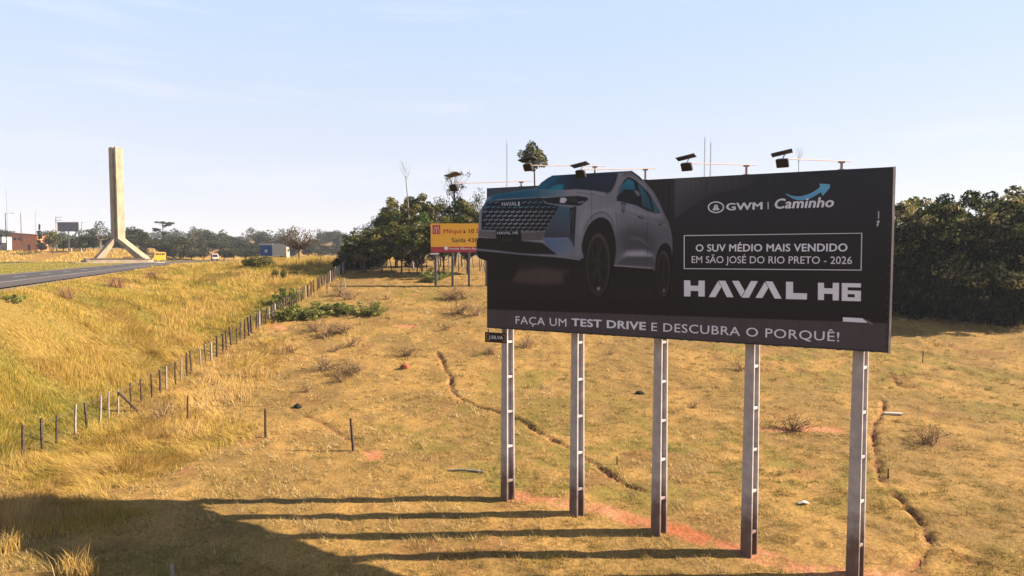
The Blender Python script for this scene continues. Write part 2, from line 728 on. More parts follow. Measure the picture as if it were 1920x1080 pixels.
M_PASTURE = leaf_mat('pasture_blades', [(0, (.12, .13, .025)), (.2, (.33, .26, .075)), (.45, (.57, .39, .13)), (.8, (.72, .50, .205)), (1, (.88, .67, .38))], .25)
M_TALLG = leaf_mat('tall_blades', [(0, (.12, .15, .025)), (.22, (.38, .33, .055)), (.45, (.61, .43, .095)), (.7, (.72, .48, .14)), (.87, (.68, .42, .13)), (1, (.82, .58, .28))], .3)


def not_bare(x, y, keep=.1):
    d1 = seg_dist(x, y, DIRT) + 2.0 * wig(x, y)
    b = (d1 < .42) | (track_field(x, y) > .05)
    for pl in DIRT2:
        b |= (seg_dist(x, y, pl) + wig(x, y) * 2) < .45
    return ~b | (rng.random(len(x)) < keep)


# short grazed pasture: every tuft has its own tone
x, y = sample(300000, 14.5, 96, -260, 2200)
k = (x > FENCE_X + .2) & (x < 62)
x, y = x[k], y[k]
d = fbm(x / .45, y / .45, 61, 3)
k = not_bare(x, y) & (rng.random(len(x)) < .12 + 1.3 * sstep(.38, .62, d))
x, y, d = x[k], y[k], d[k]
patch = fbm(x / 2.2, y / 2.2, 62, 3)
gpatch = sstep(.52, .74, fbm(x / 5, y / 5, 22, 3))
n = len(x)
tt = rng.normal(.58, .24, n) + .7 * (patch - .5) - .26 * gpatch
tt = np.where(rng.random(n) < .06, tt - .45, tt)
hh_ = rng.lognormal(-2.55, .42, n) * (.6 + 1.2 * sstep(.42, .7, d))
V3, F3, T3 = [], [], []
base = 0
for r in range(3):
    ox, oy = x + rng.normal(0, .035, n), y + rng.normal(0, .035, n)
    P = np.stack([ox, oy, ground_carved(ox, oy)], -1)
    H = hh_ * rng.uniform(.6, 1.15, n)
    W = np.maximum(.018, y * .00085)
    V, Fc, T = blades(P, H, W, 1.2, np.clip(tt + rng.normal(0, .08, n), 0, 1), 1)
    V3.append(V); F3.append(Fc + base); T3.append(T)
    base += len(V)
# coarser bunches and dark weeds left by the cattle
x, y = sample(6000, 15, 90, -200, 2150)
k = (x > FENCE_X + .3) & (x < 60) & (rng.random(len(x)) < .15 + 1.2 * sstep(.45, .7, fbm(x / 3.5, y / 3.5, 66, 3)))
x, y = x[k], y[k]
k = not_bare(x, y, 0)
x, y = x[k], y[k]
n = len(x)
tt = np.where(rng.random(n) < .45, rng.normal(.16, .1, n), rng.normal(.8, .12, n))
sz = rng.lognormal(0, .45, n)
for r in range(16):
    ox, oy = x + rng.normal(0, .07, n) * sz, y + rng.normal(0, .06, n) * sz
    P = np.stack([ox, oy, ground_carved(ox, oy)], -1)
    H = .15 * sz * rng.uniform(.4, 1.2, n)
    V, Fc, T = blades(P, H, np.maximum(.018, y * .0009), 1.0, np.clip(tt + rng.normal(0, .08, n), 0, 1), 1)
    V3.append(V); F3.append(Fc + base); T3.append(T)
    base += len(V)
me = fast_mesh('pasture_grass', np.concatenate(V3), np.concatenate(F3), M_PASTURE)
fattr(me, 'tint', np.concatenate(T3))
tag(link(me, 'pasture_grass'), 'short dry straw-coloured grass covering the grazed field', 'grass', kind='stuff')


# tall uncut grass: road verge left of the fence, the dry swathe right of it, the clump in the shadow
def tall_den(x, y):
    rc = road_c(y)
    v = (x < FENCE_X + .1) & (x > rc + ROAD_HW + 1.2)
    v2 = sstep(1.6, .3, np.abs(x - FENCE_X))
    # dry swathe right of the fence
    a = sstep(1.0, .55, np.hypot((x + 17.0) / 4.6, (y - 31.5) / 7.0) + .45 * (fbm(x / 1.5, y / 1.5, 71, 2) - .5))
    b = sstep(1.0, .5, np.hypot((x + 17.2) / 4.6, (y - 23.2) / 2.0) + .5 * (fbm(x / 1.2, y / 1.2, 72, 2) - .5))
    c = sstep(1.0, .4, np.hypot((x + 18.3) / 3.4, (y - 45) / 12) + .6 * (fbm(x / 1.5, y / 1.5, 73, 2) - .5)) * .7
    return np.maximum(np.maximum(v * 1.0, v2 * .3 * (x > FENCE_X)), np.maximum(np.maximum(a, b), c)) * (.25 + .75 * sstep(.1, .8, np.abs(x - FENCE_X + .25)))


x, y = sample(300000, 15, 150, -420, 760)
td = tall_den(x, y)
k = (rng.random(len(x)) < td * (.6 + .7 * fbm(x / 1.1, y / 1.1, 74, 3))) & (x > -80)
x, y, td = x[k], y[k], td[k]
lump = fbm(x / 1.6, y / 1.6, 75, 3)
dry = fbm(x / 5.5, y / 5.5, 76, 3)
V3, F3, T3 = [], [], []
base = 0
for r in range(3):
    n = len(x)
    ox, oy = x + rng.normal(0, .1, n), y + rng.normal(0, .1, n)
    P = np.stack([ox, oy, ground_carved(ox, oy)], -1)
    right = (x > FENCE_X)
    H = rng.uniform(.22, .62, n) * (.55 + .9 * sstep(.3, .75, lump)) * np.where(right, .95, 1.0)
    H = H * (1 + .9 * sstep(85, 105, y) * sstep(.45, .6, dry))
    H = H * np.where(x < FENCE_X, 1 - .62 * sstep(.45, .95, (FENCE_X - x) / (FENCE_X - (road_c(y) + ROAD_HW + .8))), 1)
    W = np.maximum(.014, y * .0005)
    t = np.clip(rng.normal(.5, .2, n) + 1.0 * (dry - .52) + np.where(right, .2, 0) - .22 * sstep(.6, .3, lump), 0, 1)
    wa = 9 * fbm(x / 2.6, y / 2.6, 79, 2)
    ws = 1.1 * sstep(.35, .7, fbm(x / 3.2, y / 3.2, 80, 3))
    V, Fc, T = blades(P, H, W, .5, t, 2, (ws * np.cos(wa), ws * np.sin(wa)))
    V3.append(V); F3.append(Fc + base); T3.append(T)
    base += len(V)
me = fast_mesh('tall_grass', np.concatenate(V3), np.concatenate(F3), M_TALLG)
fattr(me, 'tint', np.concatenate(T3))
tag(link(me, 'tall_grass'), 'tall golden uncut grass on the verge between road and fence', 'grass', kind='stuff')

# far verge, median and slope grass (coarse)
x, y = sample(90000, 60, 260, -260, 520)
rc = road_c(y)
k = (x < rc - ROAD_HW - 1.2) & (np.abs(x - np.array([far_path(q) for q in y])) > 3.4)
x, y = x[k], y[k]
e = road_c(y) - ROAD_HW - x
slope = np.maximum(sstep(41, 46, e), sstep(188, 196, y) * sstep(5, 12, e))
k = np.hypot(x + 98.8, y - 172) > 10.5
x, y, slope = x[k], y[k], slope[k]
n = len(x)
P = np.stack([x, y, ground_h(x, y)], -1)
H = np.where(slope > .5, rng.uniform(.2, .9, n), rng.uniform(.05, .16, n))
t = np.clip(np.where(slope > .5, rng.normal(.6, .2, n), rng.normal(.25, .12, n)), 0, 1)
V, Fc, T = blades(P, H, y * .0011, .5, t, 1)
me = fast_mesh('verge_grass', V, Fc, M_TALLG)
fattr(me, 'tint', T)
tag(link(me, 'verge_grass'), 'mown green grass and dry slope beyond the highway', 'grass', kind='stuff')

# ------------------------------------------------------------------ the big billboard
PL = np.array([-.905, 24.6])
PR = np.array([10.235, 18.45])
PW = float(np.hypot(*(PR - PL)))
PDIR = (PR - PL) / PW
PNRM = np.array([PDIR[1], -PDIR[0]])               # towards the road side viewer
Z0, Z1 = 6.14, 11.14
BA = math.atan2(PDIR[1], PDIR[0])
b_loc = Vector((PL[0], PL[1], 0))
board = thing('billboard', 'large dark billboard on five concrete columns advertising a silver car', 'billboard', b_loc, BA)
# local frame: x along the panel, -y towards the viewer, z up


def px2st(px, py):
    d = ray(px, py)
    n = np.array([PNRM[0], PNRM[1], 0])
    k = (n[:2] @ PL) / (n @ d)
    p = d * k
    return float((p[:2] - PL) @ PDIR), float(p[2] + CAM_Z)


def st2px(s, z):
    x, y = PL[0] + s * PDIR[0], PL[1] + s * PDIR[1]
    dz = z - CAM_Z
    f = y * cp - dz * sp
    u = y * sp + dz * cp
    return CX + F_PX * x / f, CY - F_PX * u / f


# --- print artwork: drawn as flat shapes with soft edges, sampled into the print's vertex colours
AX0, AY0, AX1, AY1, SS = 885, 305, 1685, 672, 3
AW, AH = (AX1 - AX0) * SS, (AY1 - AY0) * SS
_yy, _xx = np.mgrid[0:AH, 0:AW]
QX, QY = AX0 + (_xx + .5) / SS, AY0 + (_yy + .5) / SS
art = np.zeros((AH, AW, 3), np.float32)


def curve(pts, closed=True, n=6):
    p = np.array(pts, float)
    m = len(p)
    out = []
    for i in range(m if closed else m - 1):
        a, b = p[i], p[(i + 1) % m]
        p0 = p[(i - 1) % m] if closed or i else a
        p3 = p[(i + 2) % m] if closed or i + 2 < m else b
        for k in range(n):
            t = k / n
            out.append(.5 * ((2 * a) + (-p0 + b) * t + (2 * p0 - 5 * a + 4 * b - p3) * t * t + (-p0 + 3 * a - 3 * b + p3) * t ** 3))
    if not closed:
        out.append(p[-1])
    return np.array(out)


def blur(m, r):
    r = int(round(r))
    if r < 1:
        return m
    for _ in range(2):
        for axn in (0, 1):
            pad = [(r + 1, r), (0, 0)] if axn == 0 else [(0, 0), (r + 1, r)]
            c = np.cumsum(np.pad(m, pad, mode='edge'), axis=axn)
            m = (np.take(c, range(2 * r + 1, c.shape[axn]), axn) - np.take(c, range(0, c.shape[axn] - 2 * r - 1), axn)) / (2 * r + 1)
    return m


def poly_mask(pts, box=None):
    """even-odd fill of a polygon given in art pixels"""
    p = (np.array(pts, float) - np.array([AX0, AY0])) * SS
    j0, i0, j1, i1 = box or (0, 0, AW, AH)
    m = np.zeros((i1 - i0, j1 - j0), bool)
    y0, y1 = max(i0, int(p[:, 1].min())), min(i1 - 1, int(p[:, 1].max()) + 1)
    xs = np.arange(j0, j1) + .5
    a, b = p, np.roll(p, -1, 0)
    for yi in range(y0, y1 + 1):
        yc = yi + .5
        c = (a[:, 1] <= yc) != (b[:, 1] <= yc)
        if not c.any():
            continue
        xi = np.sort(a[c, 0] + (yc - a[c, 1]) / (b[c, 1] - a[c, 1]) * (b[c, 0] - a[c, 0]))
        m[yi - i0] = np.searchsorted(xi, xs) % 2 == 1
    return m.astype(np.float32)


def z3(pts):
    return [(880 + x / 3.176, 260 + y / 3.176) for x, y in pts]


def paint(pts, c, c2=None, g=None, soft=0, alpha=1.0, sm=False, z=True, clip=None):
    """fill; c->c2 runs between the two points of g"""
    q = z3(pts) if z else pts
    if sm:
        q = curve(q)
    pq = (np.array(q, float) - np.array([AX0, AY0])) * SS
    pad = int(soft * SS * 4) + 4
    j0, j1 = max(0, int(pq[:, 0].min()) - pad), min(AW, int(pq[:, 0].max()) + pad)
    i0, i1 = max(0, int(pq[:, 1].min()) - pad), min(AH, int(pq[:, 1].max()) + pad)
    if j1 <= j0 or i1 <= i0:
        return
    m = blur(poly_mask(q, (j0, i0, j1, i1)), soft * SS)
    if clip is not None:
        m = m * clip[i0:i1, j0:j1]
    m = (m * alpha)[..., None]
    c = np.array(c, float) / 255
    if c2 is None:
        colr = c
    else:
        a, b = (np.array(t, float) for t in (z3(g) if z else g))
        t = np.clip(((QX[i0:i1, j0:j1] - a[0]) * (b[0] - a[0]) + (QY[i0:i1, j0:j1] - a[1]) * (b[1] - a[1])) / ((b - a) @ (b - a)), 0, 1)[..., None]
        colr = c * (1 - t) + np.array(c2, float) / 255 * t
    art[i0:i1, j0:j1] = art[i0:i1, j0:j1] * (1 - m) + colr * m


def stroke(pts, w, c, soft=.3, alpha=1.0, z=True, sm=True, clip=None):
    q = np.array(z3(pts) if z else pts, float)
    if sm and len(q) > 2:
        q = curve(q, False)
    d = np.gradient(q, axis=0)
    d /= np.linalg.norm(d, axis=1, keepdims=True) + 1e-9
    n = np.stack([-d[:, 1], d[:, 0]], -1) * w / 2
    paint(np.concatenate([q + n, (q - n)[::-1]]), c, soft=soft, alpha=alpha, z=False, clip=clip)


def ell(cx, cy, rx, ry, n=40, a0=0, a1=360, rot=0):
    o = []
    for k in range(n):
        t = R(a0 + (a1 - a0) * k / n)
        x, y = rx * math.cos(t), ry * math.sin(t)
        o.append((cx + x * math.cos(rot) - y * math.sin(rot), cy + x * math.sin(rot) + y * math.cos(rot)))
    return o


# backdrop of the print
v = np.clip((QY - 330) / 250, 0, 1)[..., None]
art[:] = (np.array([44, 45, 52]) * (1 - v) + np.array([24, 19, 20]) * v) / 255
big = [(880, 300), (1268, 300), (1268, 600), (880, 600)]
paint(big, (48, 44, 47), (30, 23, 24), [(0, 330), (0.001, 560)], z=False, soft=.5)
stp = .5 + .5 * np.sin(QX * .62)
art[:] = np.where((QX < 1263)[..., None], art * (.90 + .16 * stp[..., None]), art)
paint([(1265, 320), (1440, 316), (1400, 352), (1340, 362), (1300, 385), (1265, 410)], (86, 83, 87), (52, 50, 55), [(1265, 350), (1430, 340)], z=False, soft=2)
paint([(1265, 372), (1320, 352), (1400, 360), (1430, 330), (1560, 318), (1670, 314), (1670, 420), (1265, 440)], (40, 40, 46), z=False, soft=14, alpha=.55)
paint([(905, 350), (1010, 350), (1010, 372), (905, 380)], (66, 72, 84), z=False, soft=1)
paint([(880, 560), (1268, 560), (1268, 612), (880, 592)], (24, 17, 18), z=False, soft=4)
paint([(900, 579.5), (1668, 606), (1668, 680), (900, 660)], (76, 66, 69), z=False, soft=.3)
# ground under the car
paint([(265, 790), (420, 770), (600, 790), (610, 860), (440, 870), (250, 850)], (72, 59, 54), soft=2.5)
paint([(560, 800), (700, 780), (700, 900), (560, 900)], (32, 25, 25), soft=3)
paint([(840, 880), (1130, 880), (1130, 935), (840, 930)], (42, 31, 30), soft=5, alpha=.6)
paint([(105, 690), (300, 690), (285, 800), (250, 850), (110, 840)], (20, 15, 15), soft=1.5)
paint([(860, 760), (1120, 775), (1110, 900), (850, 900)], (26, 19, 20), soft=4)

BODY = [(100, 372), (108, 352), (150, 335), (230, 320), (330, 306), (398, 297), (430, 262), (470, 234), (520, 208), (580, 195), (640, 186),
        (700, 182), (800, 179), (880, 178), (900, 170), (930, 174), (975, 196), (1010, 222), (1035, 246), (1065, 275), (1100, 318), (1135, 380),
        (1160, 440), (1190, 495), (1203, 545), (1212, 610), (1212, 690), (1200, 770), (1190, 800), (1120, 800), (1085, 772),
        (860, 757), (840, 780), (705, 780), (690, 730), (660, 724), (500, 704), (300, 700), (105, 728),
        (60, 712), (38, 690), (40, 640), (55, 590), (58, 520), (62, 430), (85, 400)]
WHEELS = [ell(770, 750, 73, 191), ell(1158, 805, 42, 141)]
bm_ = np.maximum(np.maximum(poly_mask(z3(BODY)), poly_mask(z3(WHEELS[0]))), poly_mask(z3(WHEELS[1])))
paint(BODY, (134, 134, 144), (98, 97, 106), [(700, 350), (1000, 700)])
# dark lower corner between wheels
paint([(660, 722), (700, 700), (700, 950), (640, 900)], (24, 18, 19), soft=1, clip=bm_)
# roof, windscreen
paint([(430, 262), (470, 234), (520, 207), (640, 186), (800, 179), (935, 174), (905, 205), (640, 199), (520, 222), (440, 290)], (66, 64, 72), soft=.8, clip=bm_)
stroke([(522, 204), (640, 188), (800, 180), (940, 181)], 2.6, (36, 36, 42), clip=bm_)
WS = [(400, 302), (450, 254), (500, 221), (580, 205), (650, 200), (760, 203), (888, 207), (876, 250), (850, 302), (822, 324), (740, 309), (640, 301), (560, 306), (500, 306), (440, 304)]
paint(WS, (22, 84, 112), (30, 44, 62), [(430, 280), (640, 250)], soft=.4)
paint([(400, 302), (450, 254), (520, 214), (560, 210), (500, 262), (455, 302)], (18, 92, 128), soft=1.5, alpha=.8)
paint([(560, 306), (640, 225), (880, 215), (850, 302), (822, 324), (740, 309)], (30, 42, 58), (40, 52, 70), [(640, 300), (850, 220)], soft=4, alpha=.8)
paint([(470, 306), (500, 283), (540, 270), (566, 274), (560, 306)], (24, 122, 148), soft=.6)
stroke([(885, 207), (872, 258), (848, 305), (822, 324)], 1.4, (40, 42, 50))
stroke([(900, 205), (880, 280), (850, 345)], 4, (134, 130, 140), soft=2, clip=bm_)
stroke([(890, 178), (930, 176), (972, 198), (1006, 224), (1036, 250)], 3.2, (40, 39, 45), soft=.5, clip=bm_)
paint([(905, 185), (965, 200), (1000, 235), (950, 224), (925, 240)], (98, 95, 103), soft=2, alpha=.7, clip=bm_)
# bonnet
paint([(100, 375), (150, 335), (230, 320), (400, 300), (440, 304), (560, 306), (640, 301), (740, 309), (822, 324), (818, 346), (760, 350), (660, 338), (560, 341), (430, 348), (300, 354), (180, 360)],
      (20, 86, 118), (140, 139, 149), [(330, 320), (610, 330)], soft=.6)
stroke([(150, 338), (260, 322), (400, 306), (560, 312)], 1.6, (66, 140, 165), alpha=.6, soft=1)
stroke([(822, 326), (800, 348), (740, 335), (640, 318)], 1.1, (88, 86, 95))
# grille
GR = [(88, 385), (110, 372), (430, 352), (455, 385), (540, 402), (500, 470), (455, 552), (300, 552), (75, 542), (76, 470), (82, 420)]
paint(GR, (16, 32, 52), (20, 22, 34), [(200, 380), (300, 520)], soft=.4)
gm = poly_mask(z3(GR))
for r_, y_ in enumerate([376, 404, 432, 456, 480, 503, 526, 546]):
    for k_ in range(14):
        x_ = 84 + k_ * 33 + (16 if r_ % 2 else 0)
        b_ = 1 - .25 * abs(k_ - 5) / 6
        cc = (105 * b_, 150 * b_, 178 * b_) if r_ < 2 else (188 * b_, 190 * b_, 200 * b_)
        stroke([(x_, y_ + 5), (x_ + 12, y_ + 6), (x_ + 25, y_ - 2)], 2.1 if r_ < 6 else 1.5, cc, soft=.3, sm=False, clip=gm, alpha=.95)
    stroke([(80, y_ + 12), (520, y_ + 12)], 1.2, (10, 14, 24), clip=gm)
stroke([(84, 400), (64, 440), (60, 520), (56, 600), (44, 650)], 1.6, (140, 150, 160), soft=.4, clip=bm_)
paint([(84, 402), (108, 360), (150, 350), (110, 380), (92, 440)], (90, 140, 165), soft=1.5, alpha=.6, clip=bm_)
paint([(186, 374), (312, 368), (316, 404), (188, 408)], (17, 30, 46), soft=.5)
# lower front
paint([(62, 546), (165, 555), (310, 560), (455, 553), (438, 592), (460, 602), (310, 607), (165, 592), (58, 582)], (104, 98, 101), (92, 86, 90), [(80, 570), (420, 580)], soft=.5)
paint([(540, 402), (604, 408), (592, 592), (440, 592), (456, 552), (500, 470)], (66, 92, 114), (64, 62, 76), [(540, 420), (520, 580)], soft=.7)
paint([(50, 590), (165, 595), (310, 608), (440, 622), (480, 655), (525, 690), (300, 684), (45, 655)], (24, 21, 22), soft=.5)
paint([(438, 592), (592, 590), (632, 648), (612, 686), (530, 692), (480, 657)], (88, 110, 142), (112, 118, 138), [(480, 600), (600, 690)], soft=.5)
stroke([(440, 592), (520, 597), (592, 591)], 1.4, (120, 140, 165))
paint([(160, 547), (310, 550), (314, 612), (165, 607)], (19, 18, 22), soft=.3)
paint([(600, 414), (640, 403), (634, 520), (627, 644), (592, 590)], (24, 25, 32), soft=.4)
stroke([(612, 425), (600, 500), (600, 585), (622, 630)], 1.3, (110, 118, 130))
stroke([(628, 418), (618, 500), (618, 620)], .9, (96, 100, 112))
paint([(40, 665), (300, 690), (500, 706), (665, 726), (690, 760), (600, 770), (330, 740), (110, 735), (60, 714)], (21, 17, 18), soft=.5)
stroke([(42, 657), (170, 668), (300, 684), (500, 701), (665, 723)], 1.5, (126, 124, 132))
# headlamp
paint([(430, 356), (560, 345), (650, 342), (704, 350), (710, 366), (666, 402), (640, 405), (530, 396), (470, 386)], (20, 23, 32), soft=.4)
paint([(545, 352), (572, 350), (586, 364), (570, 384), (540, 382)], (206, 208, 216), soft=.8)
for x_ in (600, 612, 624, 636):
    stroke([(x_, 348), (x_ + 2, 378)], 1.0, (86, 90, 100))
stroke([(458, 384), (520, 392), (600, 398), (664, 400), (706, 368)], 1.4, (150, 152, 162))
stroke([(648, 382), (688, 376)], 3.5, (120, 118, 128), soft=1)
# side glass
paint([(876, 370), (895, 300), (918, 250), (950, 228), (990, 247), (1034, 290), (1075, 330), (1114, 398), (1142, 442), (1108, 448), (1058, 432), (998, 397), (900, 374)], (24, 27, 34), soft=.5)
paint([(890, 332), (910, 276), (946, 238), (980, 255), (994, 312), (940, 312), (918, 322)], (38, 116, 142), (26, 74, 96), [(930, 250), (900, 340)], soft=.5)
paint([(1001, 264), (1040, 305), (1068, 345), (1094, 434), (1030, 398), (1026, 340)], (46, 104, 126), (32, 68, 86), [(1010, 290), (1070, 430)], soft=.5)
paint([(1080, 338), (1112, 388), (1136, 440), (1104, 440)], (42, 92, 112), soft=.5)
stroke([(876, 372), (905, 290), (922, 248), (950, 224), (1000, 246), (1060, 300), (1115, 385), (1146, 445)], 1.0, (150, 146, 156), clip=bm_)
stroke([(880, 374), (960, 395), (1030, 420), (1110, 450), (1146, 446)], 1.1, (146, 142, 150))
# mirror
paint([(878, 352), (926, 304), (992, 305), (1021, 332), (1026, 372), (940, 382), (914, 374)], (28, 32, 38), soft=.6)
paint([(980, 308), (1006, 310), (1022, 334), (1004, 345)], (116, 118, 124), soft=1)
paint([(903, 378), (938, 386), (922, 452), (908, 430)], (34, 58, 78), soft=.8)
# flanks
paint([(690, 400), (790, 425), (870, 380), (880, 420), (872, 560), (820, 450), (730, 450), (690, 520), (660, 600), (650, 500)], (152, 150, 159), soft=6, alpha=.65, clip=bm_)
paint([(885, 560), (960, 520), (1060, 540), (1120, 600), (1110, 690), (900, 690)], (66, 63, 70), soft=9, alpha=.8, clip=bm_)
paint([(905, 700), (945, 668), (1040, 664), (1095, 690), (1100, 706), (940, 702)], (172, 169, 177), soft=3.5, alpha=.9, clip=bm_)
paint([(880, 752), (905, 722), (945, 704), (1096, 704), (1108, 762)], (76, 73, 80), soft=1.5, clip=bm_)
stroke([(960, 590), (1020, 600), (1070, 640)], 3, (132, 128, 136), soft=2, alpha=.6)
stroke([(874, 430), (884, 560), (880, 700), (866, 752)], 1.0, (86, 82, 90))
stroke([(1058, 440), (1090, 560), (1104, 690)], .9, (86, 82, 90), alpha=.7)
stroke([(858, 755), (960, 762), (1085, 772)], 2.4, (160, 152, 162), soft=.5)
paint(ell(1026, 467, 22, 10, rot=.25), (28, 28, 32), soft=.5)
stroke([(1008, 456), (1045, 472)], 1.5, (150, 148, 156))
paint(ell(1140, 507, 16, 9, rot=.25), (28, 28, 32), soft=.5)
stroke([(1126, 497), (1154, 510)], 1.3, (150, 148, 156))
# arches and wheels
paint([(880, 376), (960, 398), (1060, 436), (1146, 450), (1160, 480), (1060, 470), (960, 436), (884, 420)], (150, 148, 157), soft=3, alpha=.6, clip=bm_)
stroke([(720, 440), (800, 420), (880, 432), (1000, 470), (1180, 520)], 1.6, (156, 154, 163), soft=1.2, alpha=.7, clip=bm_)
paint([(655, 500), (690, 440), (660, 600), (655, 715), (640, 700)], (148, 146, 156), soft=3, alpha=.6, clip=bm_)
paint([(690, 730), (672, 640), (700, 540), (745, 485), (795, 470), (840, 500), (866, 575), (876, 660), (862, 756), (845, 850), (700, 850)], (25, 21, 23), soft=.8, sm=True)
stroke([(684, 545), (725, 470), (790, 438), (842, 468), (868, 530)], 2.2, (92, 89, 97), soft=.8)
stroke([(690, 518), (728, 456), (790, 428), (846, 458), (872, 516)], 1.2, (146, 142, 150), soft=.6)
paint([(1108, 772), (1118, 690), (1140, 640), (1172, 622), (1200, 650), (1210, 720), (1202, 800), (1180, 880), (1110, 860)], (25, 21, 23), soft=.8, sm=True)
stroke([(1105, 670), (1130, 600), (1172, 580), (1204, 610)], 2.0, (90, 86, 94), soft=.8, clip=bm_)
for cx, cy, rx, ry in ((770, 750, 71, 188), (1158, 805, 40, 138)):
    paint(ell(cx, cy, rx, ry), (72, 58, 56), (54, 43, 42), [(cx, cy - ry), (cx, cy + ry)], soft=.6)
    paint(ell(cx - 2, cy, rx * .84, ry * .86), (27, 22, 24), soft=.8)
    paint(ell(cx - 1, cy, rx * .78, ry * .80), (44, 37, 38), soft=.6)
    paint(ell(cx - 1, cy, rx * .73, ry * .75), (24, 20, 22), soft=.6)
    for k_ in range(10):
        t = 2 * math.pi * (k_ + .3) / 10 + (.12 if k_ % 2 else -.12)
        stroke([(cx - 2, cy), (cx - 1 + rx * .73 * math.cos(t), cy + ry * .75 * math.sin(t))], 1.6 if rx > 50 else 1.0, (66, 58, 59), sm=False, alpha=.85)
    paint(ell(cx - 2, cy, rx * .16, ry * .13), (40, 34, 35), soft=.5)
paint(ell(772, 893, 10, 12), (190, 170, 158), soft=1.2)
paint(ell(1160, 903, 6, 12), (150, 126, 112), soft=1.0)
paint([(690, 860), (870, 860), (850, 950), (700, 950)], (26, 19, 19), soft=12, alpha=.22)
# print grain and weather streaks running down
_st = np.interp(QX[0], np.arange(880, 1700, 1.7), np.random.default_rng(3).normal(0, .035, len(np.arange(880, 1700, 1.7))))
art = np.clip(art * (1 + _st[None, :, None] * np.where(bm_ > .5, .35, 1.0)[..., None]), 0, 1)
for sx_ in (1010, 1110, 1215, 1325, 1440, 1558):      # joins between the pasted strips
    stroke([(sx_ + .5 * math.sin(sx_), 300), (sx_ - 1, 680)], .9, (14, 13, 14), soft=.3, alpha=.35, z=False, sm=False)
    stroke([(sx_ + 1.6, 300), (sx_ + .6, 680)], 1.2, (92, 90, 94), soft=.4, alpha=.13, z=False, sm=False)
art_lin = np.where(art <= .04045, art / 12.92, ((art + .055) / 1.055) ** 2.4)
ART_GAIN = np.array([.68, .72, .79])


def art_at(px, py):
    i = np.clip((py - AY0) * SS - .5, 0, AH - 1.001)
    j = np.clip((px - AX0) * SS - .5, 0, AW - 1.001)
    i0, j0 = i.astype(int), j.astype(int)
    a, b = (i - i0)[..., None], (j - j0)[..., None]
    return (art_lin[i0, j0] * (1 - a) * (1 - b) + art_lin[i0 + 1, j0] * a * (1 - b) + art_lin[i0, j0 + 1] * (1 - a) * b + art_lin[i0 + 1, j0 + 1] * a * b)


M_PRINT = vcol_mat('printed_vinyl', 'ink', .55, .25, 0, 1, 0)


def print_grid(name, s0, s1, z0, z1, step, yoff, poly=None, thick=0.0):
    s = np.linspace(s0, s1, int((s1 - s0) / step) + 1)
    z = np.linspace(z0, z1, int((z1 - z0) / step) + 1)
    S, Z = np.meshgrid(s, z)
    PX, PY = st2px(S, Z)
    ink = np.clip(art_at(PX, PY) * ART_GAIN, 0, .9)
    m, n = S.shape
    idx = np.arange(m * n).reshape(m, n)
    q = np.stack([idx[:-1, :-1], idx[:-1, 1:], idx[1:, 1:], idx[1:, :-1]], -1).reshape(-1, 4)
    V = np.stack([S, np.full(S.shape, -yoff), Z], -1).reshape(-1, 3)
    ink = ink.reshape(-1, 3)
    if poly is not None:
        mk_ = bm_
        cx = np.stack([PX, PY], -1).reshape(-1, 2)[q].mean(1)
        i = np.clip(((cx[:, 1] - AY0) * SS).astype(int), 0, AH - 1)
        j = np.clip(((cx[:, 0] - AX0) * SS).astype(int), 0, AW - 1)
        q = q[mk_[i, j] > .5]
        # thickness: rim and back
        ed = np.concatenate([q[:, [0, 1]], q[:, [1, 2]], q[:, [2, 3]], q[:, [3, 0]]])
        key = set(map(tuple, ed))
        rim = np.array([e for e in key if (e[1], e[0]) not in key])
        nV = len(V)
        Vb = V.copy()
        Vb[:, 1] += thick
        V = np.concatenate([V, Vb])
        ink = np.concatenate([ink, ink * 0 + .03])
        q = np.concatenate([q, q[:, ::-1] + nV, np.stack([rim[:, 1], rim[:, 0], rim[:, 0] + nV, rim[:, 1] + nV], -1)])
        used = np.unique(q)
        remap = np.zeros(len(V), int)
        remap[used] = np.arange(len(used))
        V, ink, q = V[used], ink[used], remap[q]
    me = fast_mesh(name, V, q, M_PRINT)
    fattr(me, 'ink', ink, 'FLOAT_COLOR')
    return link(me, name, board)


print_grid('printed_sheet', .02, PW - .03, Z0 + .03, Z1 - .02, .021, .003)
co = print_grid('car_cutout', -.42, 7.0, 6.6, 11.45, .015, .034, z3(BODY), .028)
co['label'] = 'silver-grey car print cut out past the panel edge'

# --- panel box, frame, lattice at the back
M_STEEL = mat('dark_steel', (.035, .033, .036), .6, .3, 2.5, .1)
M_STEEL2 = mat('grey_steel_trim', (.6, .53, .5), .5, .25, 3, .1, spec=.4)
pb = MB()
pb.box((PW / 2, .10, (Z0 + Z1) / 2), (PW, .195, Z1 - Z0))
for k in range(13):
    pb.box((.25 + k * (PW - .5) / 12, .235, (Z0 + Z1) / 2), (.07, .075, Z1 - Z0 - .1))
for z_ in (Z0 + .3, Z0 + 1.7, Z0 + 3.2, Z1 - .3):
    pb.box((PW / 2, .30, z_), (PW - .1, .055, .08))
pb.build('panel', M_STEEL, board)
fr = MB()
fr.box((PW + .028, .07, (Z0 + Z1) / 2 - .02), (.05, .22, Z1 - Z0 + .04))
fr.build('edge_trim', M_STEEL2, board)
fr = MB()
nk = 46
for k in range(nk):
    s = .1 + k * (PW - .2) / (nk - 1)
    fr.box((s, .02, Z0 - .012 - .006 * ((k * 7) % 3)), (.09 + .03 * (k % 4), .05, .022))
fr.box((PW / 2, .06, Z0 - .012), (PW, .1, .022))
for k in range(22):
    fr.box((PW - .06 + .01 * (k % 3), .0, Z0 + .15 + k * .22), (.05, .02, .1))
fr.build('lower_fixings', M_STEEL, board)

